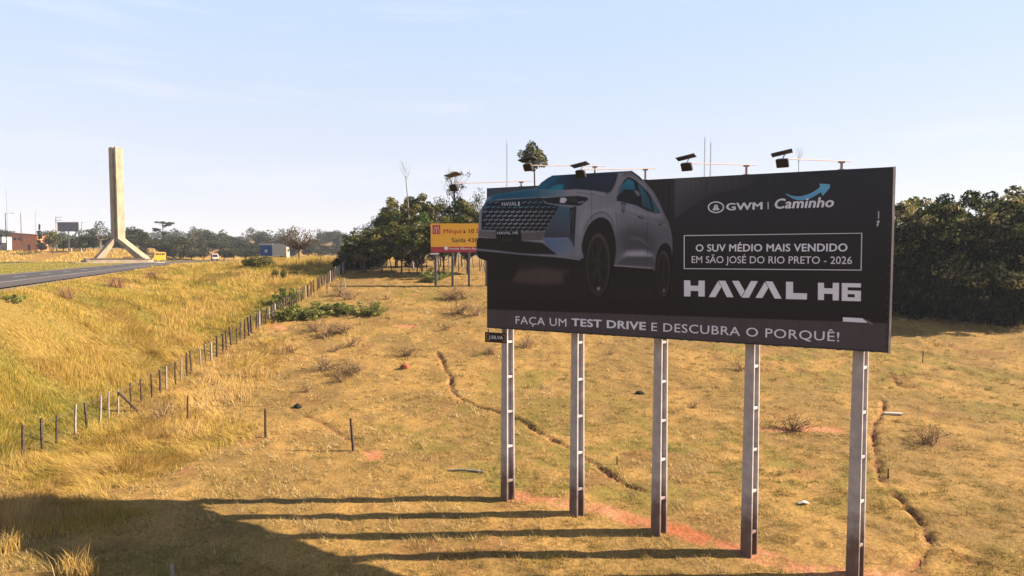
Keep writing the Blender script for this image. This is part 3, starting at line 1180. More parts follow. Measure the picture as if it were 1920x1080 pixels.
# --- lettering
M_INK = mat('white_vinyl_letters', (.92, .93, 1.1), .5, .05, 2)
M_INK2 = mat('muted_vinyl_letters', (.68, .67, .8), .5, .05, 2)
M_BLUE = mat('light_blue_vinyl', (.15, .50, .85), .5, .12, 1.5)


def text_mesh(txt, name, s0, zb, s1, cap, m, parent, y=-.008, bold=0.0, shear=0.0, spacing=1.0):
    cu = bpy.data.curves.new(name, 'FONT')
    cu.body = txt
    cu.size = 1
    cu.shear = shear
    cu.space_character = spacing + bold * 1.5
    cu.resolution_u = 3
    tmp = bpy.data.objects.new(name, cu)
    COL.objects.link(tmp)
    dg = bpy.context.evaluated_depsgraph_get()
    me0 = bpy.data.meshes.new_from_object(tmp.evaluated_get(dg))
    bpy.data.objects.remove(tmp)
    n = len(me0.vertices)
    V = np.zeros(n * 3, np.float32)
    me0.vertices.foreach_get('co', V)
    V = V.reshape(-1, 3)
    faces = [tuple(f.vertices) for f in me0.polygons]
    bpy.data.meshes.remove(me0)
    capn = 0.729
    offs = [(0, 0)] if bold <= 0 else [(-bold, 0), (bold, 0), (0, bold * .7), (0, -bold * .7), (-bold * .7, bold * .5), (bold * .7, -bold * .5)]
    sx = (s1 - s0) / max(1e-6, V[:, 0].max() - V[:, 0].min() + 2 * max(bold, 0))
    mb = MB()
    for k, (ox, oz) in enumerate(offs):                    # heavier strokes: the outline laid down several times
        W = np.zeros_like(V)
        W[:, 0] = s0 + (V[:, 0] - V[:, 0].min() + ox + max(bold, 0)) * sx
        W[:, 2] = zb + (V[:, 1] + oz + bold * .7) * cap / (capn + bold * 1.4)
        W[:, 1] = y - .0006 * k
        mb.add(W, faces)
    return mb.build(name, m, parent)


def btext(txt, name, lb, lt, rx, m, bold=0., shear=0., y=-.008, spacing=1.0, parent=None):
    """lb, lt: photo pixels of the baseline and cap line at the left end; rx: pixel column at the right end"""
    s0, z0 = px2st(*lb)
    _, z1 = px2st(*lt)
    s1, _ = px2st(rx, lb[1])
    return text_mesh(txt, name, s0, z0, s1, z1 - z0, m, parent or board, y, bold, shear, spacing)


btext('FAÇA UM', 'slogan_lettering', (967, 606.8), (967, 591.8), 1062.3, M_INK, .004, spacing=1.06)
btext('TEST DRIVE', 'slogan_lettering', (1071.5, 611.2), (1071.5, 595.8), 1211.5, M_INK, .032)
btext('E DESCUBRA O PORQUÊ!', 'slogan_lettering', (1221.5, 620.2), (1221.5, 603.8), 1574, M_INK, .004, spacing=1.06)
btext('O SUV MÉDIO MAIS VENDIDO', 'headline_lettering', (1304.5, 471.6), (1304.5, 457.2), 1589, M_INK, .022)
btext('EM SÃO JOSÉ DO RIO PRETO - 2026', 'headline_lettering', (1297, 492.8), (1297, 479.4), 1597.5, M_INK, .0)


def flat(polys, name, m, y=-.008, parent=None, conv=None):
    mb = MB()
    for p in polys:
        q = [px2st(*(conv(a) if conv else a)) for a in p]
        mb.add([(a, y, b) for a, b in q], [tuple(range(len(q)))])
    return mb.build(name, m, parent or board)


r6 = lambda a: (1270 + a[0] / 4.5, 430 + a[1] / 4.5)
r5 = lambda a: (1300 + a[0] / 6.4, 330 + a[1] / 6.4)
flat([[(55, 50), (1560, 30), (1560, 35), (55, 56)], [(55, 328), (1553, 341), (1553, 347), (55, 334)], [(55, 50), (62, 50), (62, 334), (55, 334)],
      [(1553, 31), (1560, 31), (1554, 346), (1547, 346)]], 'headline_border', M_INK, conv=r6)
flat([[(57, 430), (110, 431), (112, 475), (178, 476), (180, 432), (232, 433), (232, 567), (178, 566), (178, 520), (112, 519), (112, 566), (57, 565)],
      [(265, 571), (322, 572), (372, 486), (343, 438)], [(348, 433), (406, 434), (475, 573), (418, 572)],
      [(462, 434), (520, 435), (568, 520), (538, 570)], [(622, 436), (680, 437), (605, 577), (542, 576)],
      [(660, 578), (718, 579), (768, 493), (738, 444)], [(743, 438), (803, 440), (880, 585), (822, 584)],
      [(917, 442), (977, 443), (977, 537), (1095, 540), (1093, 592), (917, 588)],
      [(1187, 450), (1237, 451), (1238, 496), (1310, 498), (1312, 451), (1365, 452), (1363, 600), (1311, 599), (1311, 545), (1237, 543), (1237, 597), (1186, 595)],
      [(1388, 453), (1437, 454), (1437, 604), (1387, 603)], [(1437, 454), (1550, 456), (1548, 490), (1437, 488)], [(1437, 515), (1550, 519), (1549, 549), (1437, 546)],
      [(1497, 548), (1549, 549), (1548, 574), (1497, 573)], [(1437, 573), (1548, 575), (1548, 607), (1437, 604)]], 'brand_lettering', M_INK, conv=r6)
btext('GWM', 'brand_lettering', (1361.5, 394.6), (1361.5, 380.2), 1429.8, M_INK, .03)
flat([[(890, 312), (904, 311), (906, 396), (892, 397)]], 'divider', M_INK2, conv=r5)
o1, o2 = ell(272, 375, 98, 70, 36), ell(272, 375, 84, 57, 36)
ring = [[o1[i], o1[(i + 1) % 36], o2[(i + 1) % 36], o2[i]] for i in range(36)]
em = [[(228, 400), (244, 392), (252, 352), (268, 340), (268, 412), (240, 412)], [(316, 398), (300, 390), (292, 350), (276, 339), (276, 411), (304, 410)]]
flat(ring + em, 'round_emblem', M_INK, conv=r5)
btext('Caminho', 'partner_lettering', (1452.5, 391.6), (1452.5, 371.6), 1563.5, M_INK, .03, .18, y=-.010)
up_ = curve([(1108, 205), (1180, 236), (1280, 243), (1390, 215), (1470, 170), (1530, 128)], False)
dn_ = curve([(1120, 228), (1190, 268), (1270, 292), (1370, 280), (1450, 245), (1548, 184)], False)
arrow = [[tuple(up_[i]), tuple(up_[i + 1]), tuple(dn_[i + 1]), tuple(dn_[i])] for i in range(len(up_) - 1)]
arrow.append([(1512, 92), (1637, 98), (1640, 140), (1552, 240), (1534, 196), (1540, 156), (1522, 130)])
flat(arrow, 'blue_arrow', M_BLUE, conv=r5)
flat([[(1397, 742), (1560, 750), (1610, 780), (1600, 788), (1397, 778)]], 'sticker', M_INK, conv=r6)
flat([[(1560, 750), (1625, 775), (1658, 800), (1640, 810), (1605, 786)]], 'sticker', mat('worn_sticker', (.2, .15, .12), .6), y=-.010, conv=r6)
flat([[(1646.5, 396), (1648.5, 396), (1648.3, 410), (1646.2, 410)], [(1644.5, 414), (1649, 413), (1648.6, 418), (1644.2, 419)], [(1643.8, 420), (1648, 419), (1646, 424), (1644, 425)]], 'small_print', M_INK2)
# lettering printed on the car
M_INKD = mat('dim_letters', (.5, .56, .66), .5, .05)
btext('HAVAL', 'grille_lettering', (941.8, 386.3), (941.8, 379.0), 970.5, M_INKD, .03, y=-.040)
btext('HAVAL H6', 'plate_lettering', (933.0, 439.7), (933.0, 434.0), 972.5, M_INKD, .028, y=-.040)
btext('HEV2', 'plate_lettering', (943.5, 452.5), (943.5, 447.8), 961, mat('faint_letters', (.05, .05, .055), .5), .01, y=-.040)
flat([[(972.2, 378.5), (974.5, 377.5), (976, 382), (974.5, 387), (972.5, 386)]], 'grille_lettering', M_INKD, y=-.040)

# --- agency plate hung under the panel
ag = MB()
s0, zt = px2st(911, 622)
s1, zb = px2st(951.5, 643.5)
ag.box(((s0 + s1) / 2, -.05, (zt + zb) / 2), (s1 - s0, .03, zt - zb))
ag.box((s0 + .12, -.03, zt + .05), (.03, .02, .12)).box((s1 - .12, -.03, zt + .05), (.03, .02, .12))
plate = ag.build('agency_plate', mat('black_plate', (.012, .012, .012), .5), board)
M_GOLD = mat('yellow_letters', (.55, .30, .03), .5)
cz = (zt + zb) / 2
text_mesh('J.SILVA', 'plate_lettering', s0 + .16, cz - .05, s1 - .14, .125, M_INK, plate, y=-.069, bold=.02)
br = MB()
for sg, sc in ((s0 + .07, 1), (s1 - .07, -1)):
    br.add([(sg, -.068, cz - .12), (sg + .025, -.068, cz - .12), (sg + .025, -.068, cz + .12), (sg, -.068, cz + .12)], [(0, 1, 2, 3)])
    for q in (-.12, .10):
        br.add([(min(sg, sg + sc * .09), -.0682, cz + q), (max(sg, sg + sc * .09), -.0682, cz + q), (max(sg, sg + sc * .09), -.0682, cz + q + .022), (min(sg, sg + sc * .09), -.0682, cz + q + .022)], [(0, 1, 2, 3)])
br.build('bracket_mark', M_GOLD, plate)

# --- five ladder-section concrete columns
M_CONC = bpy.data.materials.new('column_concrete')
M_CONC.use_nodes = True
N, L = M_CONC.node_tree.nodes, M_CONC.node_tree.links
b = N['Principled BSDF']
b.inputs['Roughness'].default_value = .9
t = N.new('ShaderNodeTexCoord')
n1 = N.new('ShaderNodeTexNoise'); n1.inputs['Scale'].default_value = 2.2; n1.inputs['Detail'].default_value = 8
n1.inputs['Roughness'].default_value = .65
sx = N.new('ShaderNodeSeparateXYZ')
L.new(t.outputs['Object'], n1.inputs['Vector'])
L.new(t.outputs['Object'], sx.inputs['Vector'])
r1 = N.new('ShaderNodeValToRGB')
r1.color_ramp.elements[0].position = .32; r1.color_ramp.elements[0].color = (.25, .225, .225, 1)
r1.color_ramp.elements[1].position = .72; r1.color_ramp.elements[1].color = (.42, .385, .38, 1)
L.new(n1.outputs['Fac'], r1.inputs['Fac'])
ad = N.new('ShaderNodeMath'); ad.operation = 'MULTIPLY_ADD'; ad.inputs[1].default_value = 2.2; ad.inputs[2].default_value = -1.1
L.new(n1.outputs['Fac'], ad.inputs[0])
ad2 = N.new('ShaderNodeMath'); ad2.operation = 'ADD'
L.new(sx.outputs['Z'], ad2.inputs[0]); L.new(ad.outputs[0], ad2.inputs[1])
mr = N.new('ShaderNodeMapRange'); mr.inputs['From Min'].default_value = .2; mr.inputs['From Max'].default_value = 1.55
mr.inputs['To Min'].default_value = .85; mr.inputs['To Max'].default_value = 0
L.new(ad2.outputs[0], mr.inputs['Value'])
mm = N.new('ShaderNodeMixRGB'); mm.inputs['Color2'].default_value = (.09, .04, .025, 1)   # splashed red soil
L.new(mr.outputs['Result'], mm.inputs['Fac']); L.new(r1.outputs['Color'], mm.inputs['Color1'])
L.new(mm.outputs['Color'], b.inputs['Base Color'])
bp = N.new('ShaderNodeBump'); bp.inputs['Strength'].default_value = .35; bp.inputs['Distance'].default_value = .02
L.new(n1.outputs['Fac'], bp.inputs['Height']); L.new(bp.outputs['Normal'], b.inputs['Normal'])

cols_px = [(952, 935), (1084, 967), (1241, 1001), (1414, 1046), (1618, 1092)]
CA = R(-50)                                   # direction of the flanges' outward face normal (towards +x, camera side)
for i, (px, py) in enumerate(cols_px):
    k = (px - CX) / F_PX
    # point on the panel line shifted behind by .42
    q0 = PL - PNRM * .52
    s = (k * q0[1] - q0[0]) / (PDIR[0] - k * PDIR[1])
    c = q0 + PDIR * s
    zb_ = gh(c[0], c[1]) - .25
    lx, ly = (c - PL) @ PDIR, -(c - PL) @ PNRM
    cb = MB()
    ca = CA - BA
    ex = Vector((math.cos(ca), math.sin(ca), 0))          # ladder axis (recessed faces look along +-ex)
    ey = Vector((-math.sin(ca), math.cos(ca), 0))
    top = Z1 - .6

    def slab(u0, u1, v0, v1, za, zc, t0=1.0, t1=1.0):
        P = []
        for z_, tt in ((za, t0), (zc, t1)):
            for u, v_ in ((u0, v0), (u1, v0), (u1, v1), (u0, v1)):
                p = Vector((0, 0, z_)) + ex * (u * tt) + ey * (v_ * tt)
                P.append(tuple(p))
        cb.hexa(P)
    tp = .72
    slab(-.185, .185, -.20, -.13, zb_, top, 1, tp)       # two flanges
    slab(-.185, .185, .13, .20, zb_, top, 1, tp)
    slab(-.03, .03, -.131, .131, zb_, top, 1, tp)        # web
    nst = 7
    z_ = zb_ + .95 + .22 * (i % 3)
    while z_ < top:
        tt = 1 - (1 - tp) * (z_ - zb_) / (top - zb_)
        slab(-.165, .165, -.131, .131, z_, z_ + .085, tt, tt)
        z_ += 1.28
    o = cb.build('column', M_CONC, board, bevel=.012)
    o.location = (lx, ly, 0)

# --- solar floodlights bolted along the top edge
M_RUST = mat('red_oxide_tube', (.46, .31, .26), .6, .2, 5)
M_SOLAR = mat('solar_cells', (.03, .035, .05), .25, .3, 6, spec=.6)
M_GPAN = mat('dark_panel_back', (.07, .07, .08), .5, .1, 4)
M_ALU = mat('aluminium_frame', (.5, .47, .45), .4, .1, 4, metal=.4)
M_LAMP = mat('black_lamp_housing', (.015, .015, .018), .45, .2, 4)
M_LENS = mat('lamp_lens', (.03, .03, .04), .15, .2, 4, spec=.6)
adir = np.array([-.8, -.6])
specs = [(977, 852, 346, 328, 352, 345, 'floodlight reaching left past the panel edge, before a dark tree'),
         (1114, 990, 312, 299, 314, 313, 'floodlight in front of the round-crowned tall tree'),
         (1208, 1088, 320, 309, 326, 318, 'floodlight hanging over the printed windscreen'),
         (1396, 1285, 308, 295, 313, 311, 'floodlight above the dark panel right of the printed car'),
         (1573, 1463, 300, 287, 306, 304, 'floodlight nearest the right end of the panel')]
for (ppx, lpx, arm_y, sol_y, lamp_y, post_y, lab) in specs:
    k = (ppx - CX) / F_PX
    q0 = PL - PNRM * .1
    s = (k * q0[1] - q0[0]) / (PDIR[0] - k * PDIR[1])
    c = q0 + PDIR * s
    kl = (lpx - CX) / F_PX
    Ln = (c[0] - kl * c[1]) / (kl * adir[1] - adir[0])
    e = c + adir * Ln
    zp = at(ppx, post_y, c[1])[2]
    zp = max(zp, Z1 + .16)
    za = at(lpx, arm_y, e[1])[2]
    zl = at(lpx, lamp_y, e[1])[2]
    zs = at(lpx, sol_y, e[1])[2]
    root = thing('solar_floodlight', 'solar ' + lab, 'floodlight', (c[0], c[1], Z1), 0, 'solar floodlights along the top of the billboard')
    m = MB()
    m.box((0, 0, .01), (.16, .1, .02)).box((0, 0, (zp - Z1) / 2 + .01), (.05, .05, zp - Z1 - .01)).box((0, 0, zp - Z1), (.16, .07, .05))
    m.build('bracket', M_RUST, root)
    d = Vector((e[0] - c[0], e[1] - c[1], za - zp))
    m = MB()
    m.tube([Vector((0, 0, zp - Z1 + .03)) - d * .18, Vector((0, 0, zp - Z1 + .03)) + d], .013, 8)
    m.build('arm', M_RUST, root)
    E = Vector((e[0] - c[0], e[1] - c[1], za - Z1 + .03))
    m = MB()
    m.bar(E, (E.x + .06, E.y, zs - Z1 - .02), .025).bar(E, (E.x, E.y, zl - Z1 + .1), .03)
    m.bar((E.x - .1, E.y, zl - Z1 + .11), (E.x + .12, E.y, zl - Z1 + .11), .02)
    m.build('mount', M_ALU, root)
    Ms = Matrix.Rotation(R(-25), 3, 'Z') @ Matrix.Rotation(R(-11), 3, 'Y') @ Matrix.Rotation(R(-6), 3, 'X')
    sp_ = MB().box((E.x - .02, E.y, zs - Z1), (.50, .36, .022), Ms).build('solar_panel', M_GPAN, root)
    off = Ms @ Vector((0, 0, .0135))
    MB().box((E.x - .02 + off.x, E.y + off.y, zs - Z1 + off.z), (.46, .32, .006), Ms).build('cells', M_SOLAR, sp_)
    Ml = Matrix.Rotation(BA + R(-8), 3, 'Z') @ Matrix.Rotation(R(30), 3, 'X')
    lh = MB().box((E.x, E.y, zl - Z1), (.30, .09, .22), Ml).build('lamp_head', M_LAMP, root, bevel=.012)
    off = Ml @ Vector((0, .05, 0))
    MB().box((E.x + off.x, E.y + off.y, zl - Z1 + off.z), (.25, .012, .17), Ml).build('lens', M_LENS, lh)

# ------------------------------------------------------------------ the smaller yellow billboard by the trees
yb = 78.0
yx0, yzt = xat(808, yb), at(808, 419, yb)[2]
yzb = at(808, 473, yb)[2]
yw = 9.2
yroot = thing('small_billboard', 'yellow and red roadside billboard half hidden behind the printed car', 'billboard', (yx0, yb, gh(yx0, yb)), R(-3))
gz_ = gh(yx0, yb)
hz0, hz1 = yzb - gz_, yzt - gz_
M_YEL = mat('yellow_print', (1.3, .64, .05), .6, .06, 1.2)
M_REDP = mat('red_print', (.62, .05, .075), .6, .08, 1.2)
M_REDL = mat('red_letters', (.75, .04, .03), .6, .05)
M_DKL = mat('dark_letters', (.035, .025, .02), .6, .05)
M_WHL = mat('white_letters', (1.2, 1.1, 1.1), .6, .05)
M_GREYP = mat('grey_concrete_post', (.15, .15, .165), .9, .2, 3, .2)
MB().box((yw / 2, .08, (hz0 + hz1) / 2), (yw, .14, hz1 - hz0)).build('panel', M_STEEL, yroot)
band = .19 * (hz1 - hz0)
MB().box((yw / 2, -.006, (hz0 + band + hz1) / 2), (yw, .02, hz1 - hz0 - band)).build('printed_sheet', M_YEL, yroot)
MB().box((yw / 2, -.006, hz0 + band / 2), (yw, .02, band - .004)).build('lower_band', M_REDP, yroot)


def yx(px):
    return xat(px, yb) - yx0


def yz(py):
    return zat(py, yb) - gz_


MB().box(((yx(811.5) + yx(826)) / 2, -.022, (yz(422) + yz(439)) / 2), (yx(826) - yx(811.5), .006, yz(422) - yz(439))).build('logo_square', M_REDP, yroot)
lg = MB()
cx_ = yx(819)
wq = yx(822) - yx(819)
for sgn in (-1, 1):
    o_, i_ = [], []
    for k in range(13):
        a = math.pi * k / 12
        o_.append((cx_ + sgn * wq * .82 + wq * .95 * math.cos(a), yz(437.5) + (yz(424.5) - yz(437.5)) * math.sin(a) ** .8))
        i_.append((cx_ + sgn * wq * .82 + wq * .58 * math.cos(a), yz(437.5) + (yz(426.5) - yz(437.5)) * math.sin(a) ** .8))
    for k in range(12):
        yy_ = -.027 - (.002 if sgn > 0 else 0)
        lg.add([(o_[k][0], yy_, o_[k][1]), (i_[k][0], yy_, i_[k][1]), (i_[k + 1][0], yy_, i_[k + 1][1]), (o_[k + 1][0], yy_, o_[k + 1][1])], [(0, 1, 2, 3)])
lg.build('logo_arches', mat('pink_white_print', (1.1, .6, .5), .6), yroot)


def ytext(t_, px0, px1, pyb, pyt, m_, bold=.025):
    text_mesh(t_, 'lettering', yx(px0), yz(pyb), yx(px1), yz(pyt) - yz(pyb), m_, yroot, -.021, bold)


ytext('Méqui', 832, 865.5, 437.5, 429.0, M_REDL)
ytext('a 10', 869, 889.5, 437.2, 429.0, M_DKL)
ytext('5', 893.5, 899, 437.0, 428.8, M_REDL)
ytext('Saída 438', 847.5, 896.5, 454.2, 446.0, M_DKL, .015)
ytext('Avenida Alberto Andaló', 841.5, 902, 468.0, 463.6, M_WHL, .01)
pin = MB()
pin.add([(yx(837) + .22 * math.cos(a), -.02, yz(465.3) + .22 * math.sin(a)) for a in np.linspace(0, 2 * math.pi, 13)[:-1]], [tuple(range(12))])
pin.add([(yx(837) - .12, -.021, yz(466)), (yx(837), -.021, yz(469.3)), (yx(837) + .12, -.021, yz(466))], [(0, 1, 2)])
pin.build('map_pin', M_WHL, yroot)
for px in (816, 848, 879, 912, 940):
    x_ = yx(px)
    g_ = gh(yx0 + x_, yb) - gz_
    m = MB()
    m.box((x_, .32, (g_ - .2 + hz1) / 2), (.24, .28, hz1 - g_ - .2))
    m.build('post', M_GREYP, yroot)
MB().box((yw / 2, .165, hz0 + .25), (yw, .03, .12)).box((yw / 2, .165, hz1 - .4), (yw, .03, .12)).build('rail', M_STEEL2, yroot)
MB().box((yx(815), .06, hz0 - .17), (1.0, .05, .16)).build('name_plate', M_WHL, yroot)

# ------------------------------------------------------------------ fence along the verge
M_POST = mat('weathered_post_wood', (.045, .03, .022), .9, .4, 6, .3, col2=(.14, .092, .068))
M_POSTL = mat('pale_concrete_stake', (.38, .33, .28), .9, .2, 6, .2)
M_WIRE = mat('galvanised_wire', (.16, .14, .13), .6, .2, 4)
fence = thing('fence', 'long wire fence of weathered posts between pasture and tall verge grass', 'fence', (FENCE_X, 29.5, gh(FENCE_X, 29.5)))
fpx = [30, 67, 97, 129, 152, 178, 198, 214, 238, 260, 277, 295, 308, 323, 336, 346, 356, 370, 381, 393, 404, 414, 423, 432, 440, 449, 456, 464, 471]
fy = [FENCE_X * F_PX / (p - CX) for p in fpx]
fy = [24.2, 25.8, 27.6] + fy
yy = fy[-1]
while yy < 91:
    yy += .78
    fy.append(yy)
ptops = []
for i, yv in enumerate(fy):
    rr = random.Random(i * 31 + 5)
    xo = FENCE_X + rr.uniform(-.08, .08)
    g = gh(xo, yv)
    h = rr.uniform(1.32, 1.58) if yv < 60 else rr.uniform(1.25, 1.45)
    w = rr.choice([.07, .085, .10, .115]) if yv < 55 else rr.choice([.09, .11, .13, .15])
    tx, ty = rr.uniform(-.09, .09), rr.uniform(-.11, .11)
    if rr.random() < .15:
        ty *= 2.2
    pts = [(xo - FENCE_X, yv - 29.5, g - fence.location.z - .1), (xo - FENCE_X + tx * .5 + rr.uniform(-.02, .02), yv - 29.5 + ty * .5, g - fence.location.z + h * .5),
           (xo - FENCE_X + tx, yv - 29.5 + ty, g - fence.location.z + h)]
    MB().tube(pts, [w * .75, w * .72, w * .62], 6).build('post', M_POSTL if rr.random() < .2 else M_POST, fence)
    ptops.append((xo + tx * .8 - FENCE_X, yv - 29.5, g - fence.location.z, h))
i0 = min(range(len(fy)), key=lambda i: abs(fy[i] - FENCE_X * F_PX / (214 - CX)))
MB().tube([(ptops[i0][0] + .06, ptops[i0][1], ptops[i0][2] + 1.25), (ptops[i0][0] + .75, ptops[i0][1] + .75, ptops[i0][2] - .02)], [.075, .08], 6).build('brace', M_POST, fence)
wm = MB()
for lev in (.3, .58, .86, .99):
    wm.tube([(p[0], p[1], p[2] + min(p[3] * lev, 1.3)) for p in ptops], .006, 3, False)
wm.build('wire', M_WIRE, fence)

# old stakes standing alone in the pasture
STK = [((352, 790), 1.35, .055, (.01, .03), 'thin dark stake standing alone beside the dry grass right of the fence'),
       ((498, 821), 1.42, .065, (.0, .02), 'weathered stake standing alone in the pasture left of the leaning one'),
       ((663, 846), 1.5, .07, (-.13, .04), 'leaning weathered stake near a bare red soil patch'),
       ((1157, 872), .38, .03, (.0, .0), 'short thin stake behind the gap between second and third columns'),
       ((1665, 898), .42, .035, (.0, .0), 'short stake beside the bend of the right hand cattle track'),
       ((1730, 680), .9, .035, (.0, .0), 'slim stake far back in the pasture right of the billboard'),
       ((323, 1086), .42, .06, (.0, .0), 'pale stake end rising from the shadowed grass at the frame bottom'),
       ((613, 550), 1.9, .05, (.0, .0), 'tall slim stake rising in front of the far fence posts'),
       ((638, 543), 1.3, .06, (.18, .0), 'left leg of a pair of pale propped stakes near the far fence'),
       ((648, 543), 1.3, .06, (-.16, .0), 'right leg of a pair of pale propped stakes near the far fence')]
for p, h, w, lean, lab in STK:
    c = on_ground(*p)
    m = MB().tube([(0, 0, -.15), (lean[0] * .5, lean[1] * .5, h * .5), (lean[0], lean[1], h)], [w, w * .95, w * .8], 6)
    o = m.build('stake', M_POSTL if ('pale' in lab) else M_POST)
    o.location = c
    tag(o, lab, 'stake')


# ------------------------------------------------------------------ foliage
def leaf_cloud(centers, radii, counts, size, trng, up=.4, flat=1.0, tvar=.18, ctint=None):
    C, Rr, T = [], [], []
    for i, (c, r, n) in enumerate(zip(centers, radii, counts)):
        v = trng.normal(0, 1, (n, 3))
        v /= np.linalg.norm(v, axis=1, keepdims=True)
        v *= (trng.uniform(.25, 1, (n, 1)) ** .5) * r
        v[:, 2] *= flat
        C.append(np.asarray(c) + v)
        Rr.append(v)
        base = ctint[i] if ctint is not None else trng.uniform(.3, .7)
        T.append(np.clip(trng.normal(base, tvar, n), 0, 1))
    P, O, T = np.concatenate(C), np.concatenate(Rr), np.concatenate(T)
    n = len(P)
    nr = O / (np.linalg.norm(O, axis=1, keepdims=True) + 1e-6) * .5 + trng.normal(0, .7, (n, 3)) + np.array([0, 0, up])
    nr /= np.linalg.norm(nr, axis=1, keepdims=True)
    a = np.cross(nr, trng.normal(0, 1, (n, 3)))
    a /= np.linalg.norm(a, axis=1, keepdims=True) + 1e-9
    b = np.cross(nr, a)
    s = size * trng.uniform(.55, 1.25, (n, 1))
    V = np.stack([P - a * s * .5, P + b * s * .32, P + a * s * .6, P - b * s * .32], 1).reshape(-1, 3)
    Fc = np.arange(4 * n).reshape(-1, 4)
    return V, Fc, np.repeat(T, 4)


def limb(mb, a, b, r0, r1, trng, sag=.08, n=4, sides=5):
    a, b = np.array(a, float), np.array(b, float)
    L_ = np.linalg.norm(b - a)
    pts = []
    for i in range(n + 1):
        t = i / n
        p = a * (1 - t) + b * t
        if 0 < i < n:
            p = p + trng.normal(0, sag * L_ * .5, 3)
        pts.append(tuple(p))
    mb.tube(pts, [r0 + (r1 - r0) * i / n for i in range(n + 1)], sides, False)
    return pts


def tree_data(name, seed, H, W, base, nclump, nleaf, size, lm, bm, flat=.8, trunk_r=.16, squash=1.0, lumpy=.35, lean=0, tvar=.18, cr=.26, shape='round', bark_limbs=9):
    t = np.random.default_rng(seed)
    zc = (base + 1) / 2 * H
    rz = (1 - base) / 2 * H
    cs, rs = [], []
    for i in range(nclump):
        d = t.normal(0, 1, 3)
        d /= np.linalg.norm(d)
        k = t.uniform(.35, 1.0) ** .6
        ang = math.atan2(d[1], d[0])
        lum = 1 + lumpy * (math.sin(ang * 2 + seed) * .5 + math.sin(ang * 3 + seed * 1.7) * .5)
        r_ = W * cr * t.uniform(.6, 1.15)
        c = np.array([d[0] * (W / 2 - r_ * .7) * k * lum, d[1] * (W / 2 - r_ * .7) * k * lum, zc + d[2] * max(.1, rz - r_ * .6) * k])
        if shape == 'umbrella':
            q = math.hypot(c[0], c[1]) / (W / 2)
            c[2] = H * (1 - .25 * q * q) - r_ * .5 - t.uniform(0, .28) * H * (1 - base)
        if shape == 'cone':
            f = (c[2] - base * H) / (H * (1 - base))
            c[0] *= max(.08, 1 - f)
            c[1] *= max(.08, 1 - f)
            r_ *= max(.35, 1 - f)
        c[0] += lean * (c[2] / H) ** 2
        cs.append(c)
        rs.append(r_)
    ct = t.uniform(.2, .8, nclump)
    cn = [max(6, int(nleaf * r * r / sum(q * q for q in rs))) for r in rs]
    V, Fc, T = leaf_cloud(cs, rs, cn, size, t, .25, flat, tvar, ct)
    cme = fast_mesh('crown', V, Fc, lm)
    fattr(cme, 'tint', T)
    mb = MB()
    zt = max(base * H * 1.05, .15 * H)
    top = (lean * .3 + t.normal(0, .02) * W, t.normal(0, .02) * W, zt)
    limb(mb, (0, 0, -.3), top, trunk_r, trunk_r * .75, t, .03, 4, 7)
    od = np.argsort(-np.array(rs))[:bark_limbs]
    for i in od:
        mid = np.array(top) * .55 + cs[i] * .45 + np.array([0, 0, -.03 * H])
        limb(mb, top, mid, trunk_r * .55, trunk_r * .33, t, .07, 2)
        limb(mb, mid, cs[i], trunk_r * .33, trunk_r * .1, t, .1, 3)
    tme = bpy.data.meshes.new('trunk')
    tme.from_pydata(mb.v, [], mb.f)
    tme.materials.append(bm)
    tme.update()
    return tme, cme, H, W


def plant_tree(data, name, lab, cat, x, y, H, W=None, rz=None, group=None, z=None):
    tme, cme, H0, W0 = data
    s = H / H0
    sw = (W / W0) if W else s
    z = gh(x, y) if z is None else z
    o = thing(name, lab, cat, (x, y, z), random.uniform(0, 6.28) if rz is None else rz, group)
    o.scale = (sw, sw, s)
    link(tme, 'trunk', o)
    link(cme, 'crown', o)
    return o


M_BARK = mat('bark', (.11, .085, .065), .95, .35, 5, .4)
M_BARKP = mat('pale_bark', (.30, .26, .22), .95, .3, 5, .3)
M_LF_R = leaf_mat('olive_brown_leaves', [(0, (.010, .018, .011)), (.4, (.026, .036, .017)), (.6, (.105, .13, .036)), (.8, (.33, .305, .105)), (1, (.70, .55, .32))], .4)
M_LF_U = leaf_mat('shade_toned_undergrowth_leaves', [(0, (.008, .015, .010)), (.7, (.022, .034, .016)), (1, (.09, .12, .04))], .2)  # near-black leaf colour paints in the shade low in the wood
M_LF_L = leaf_mat('mixed_green_leaves', [(0, (.018, .032, .010)), (.35, (.06, .085, .02)), (.6, (.17, .185, .042)), (.85, (.33, .28, .09)), (1, (.48, .36, .2))], .4)
M_LF_F = leaf_mat('far_grey_green_leaves', [(0, (.025, .036, .018)), (.5, (.06, .072, .034)), (.8, (.11, .105, .06)), (1, (.18, .15, .10))], .2)
M_LF_B = leaf_mat('rusty_sparse_leaves', [(0, (.10, .065, .03)), (.5, (.19, .125, .06)), (1, (.28, .19, .10))], .25)
M_LF_G = leaf_mat('fresh_green_leaves', [(0, (.04, .085, .02)), (.5, (.12, .20, .04)), (.85, (.24, .30, .06)), (1, (.36, .38, .10))], .35)
M_LF_D = leaf_mat('dark_needles', [(0, (.012, .02, .014)), (.6, (.03, .045, .025)), (1, (.06, .07, .04))], .1)
M_TWIG = leaf_mat('dry_twigs', [(0, (.14, .095, .06)), (.5, (.33, .21, .125)), (1, (.52, .35, .21))], .1)

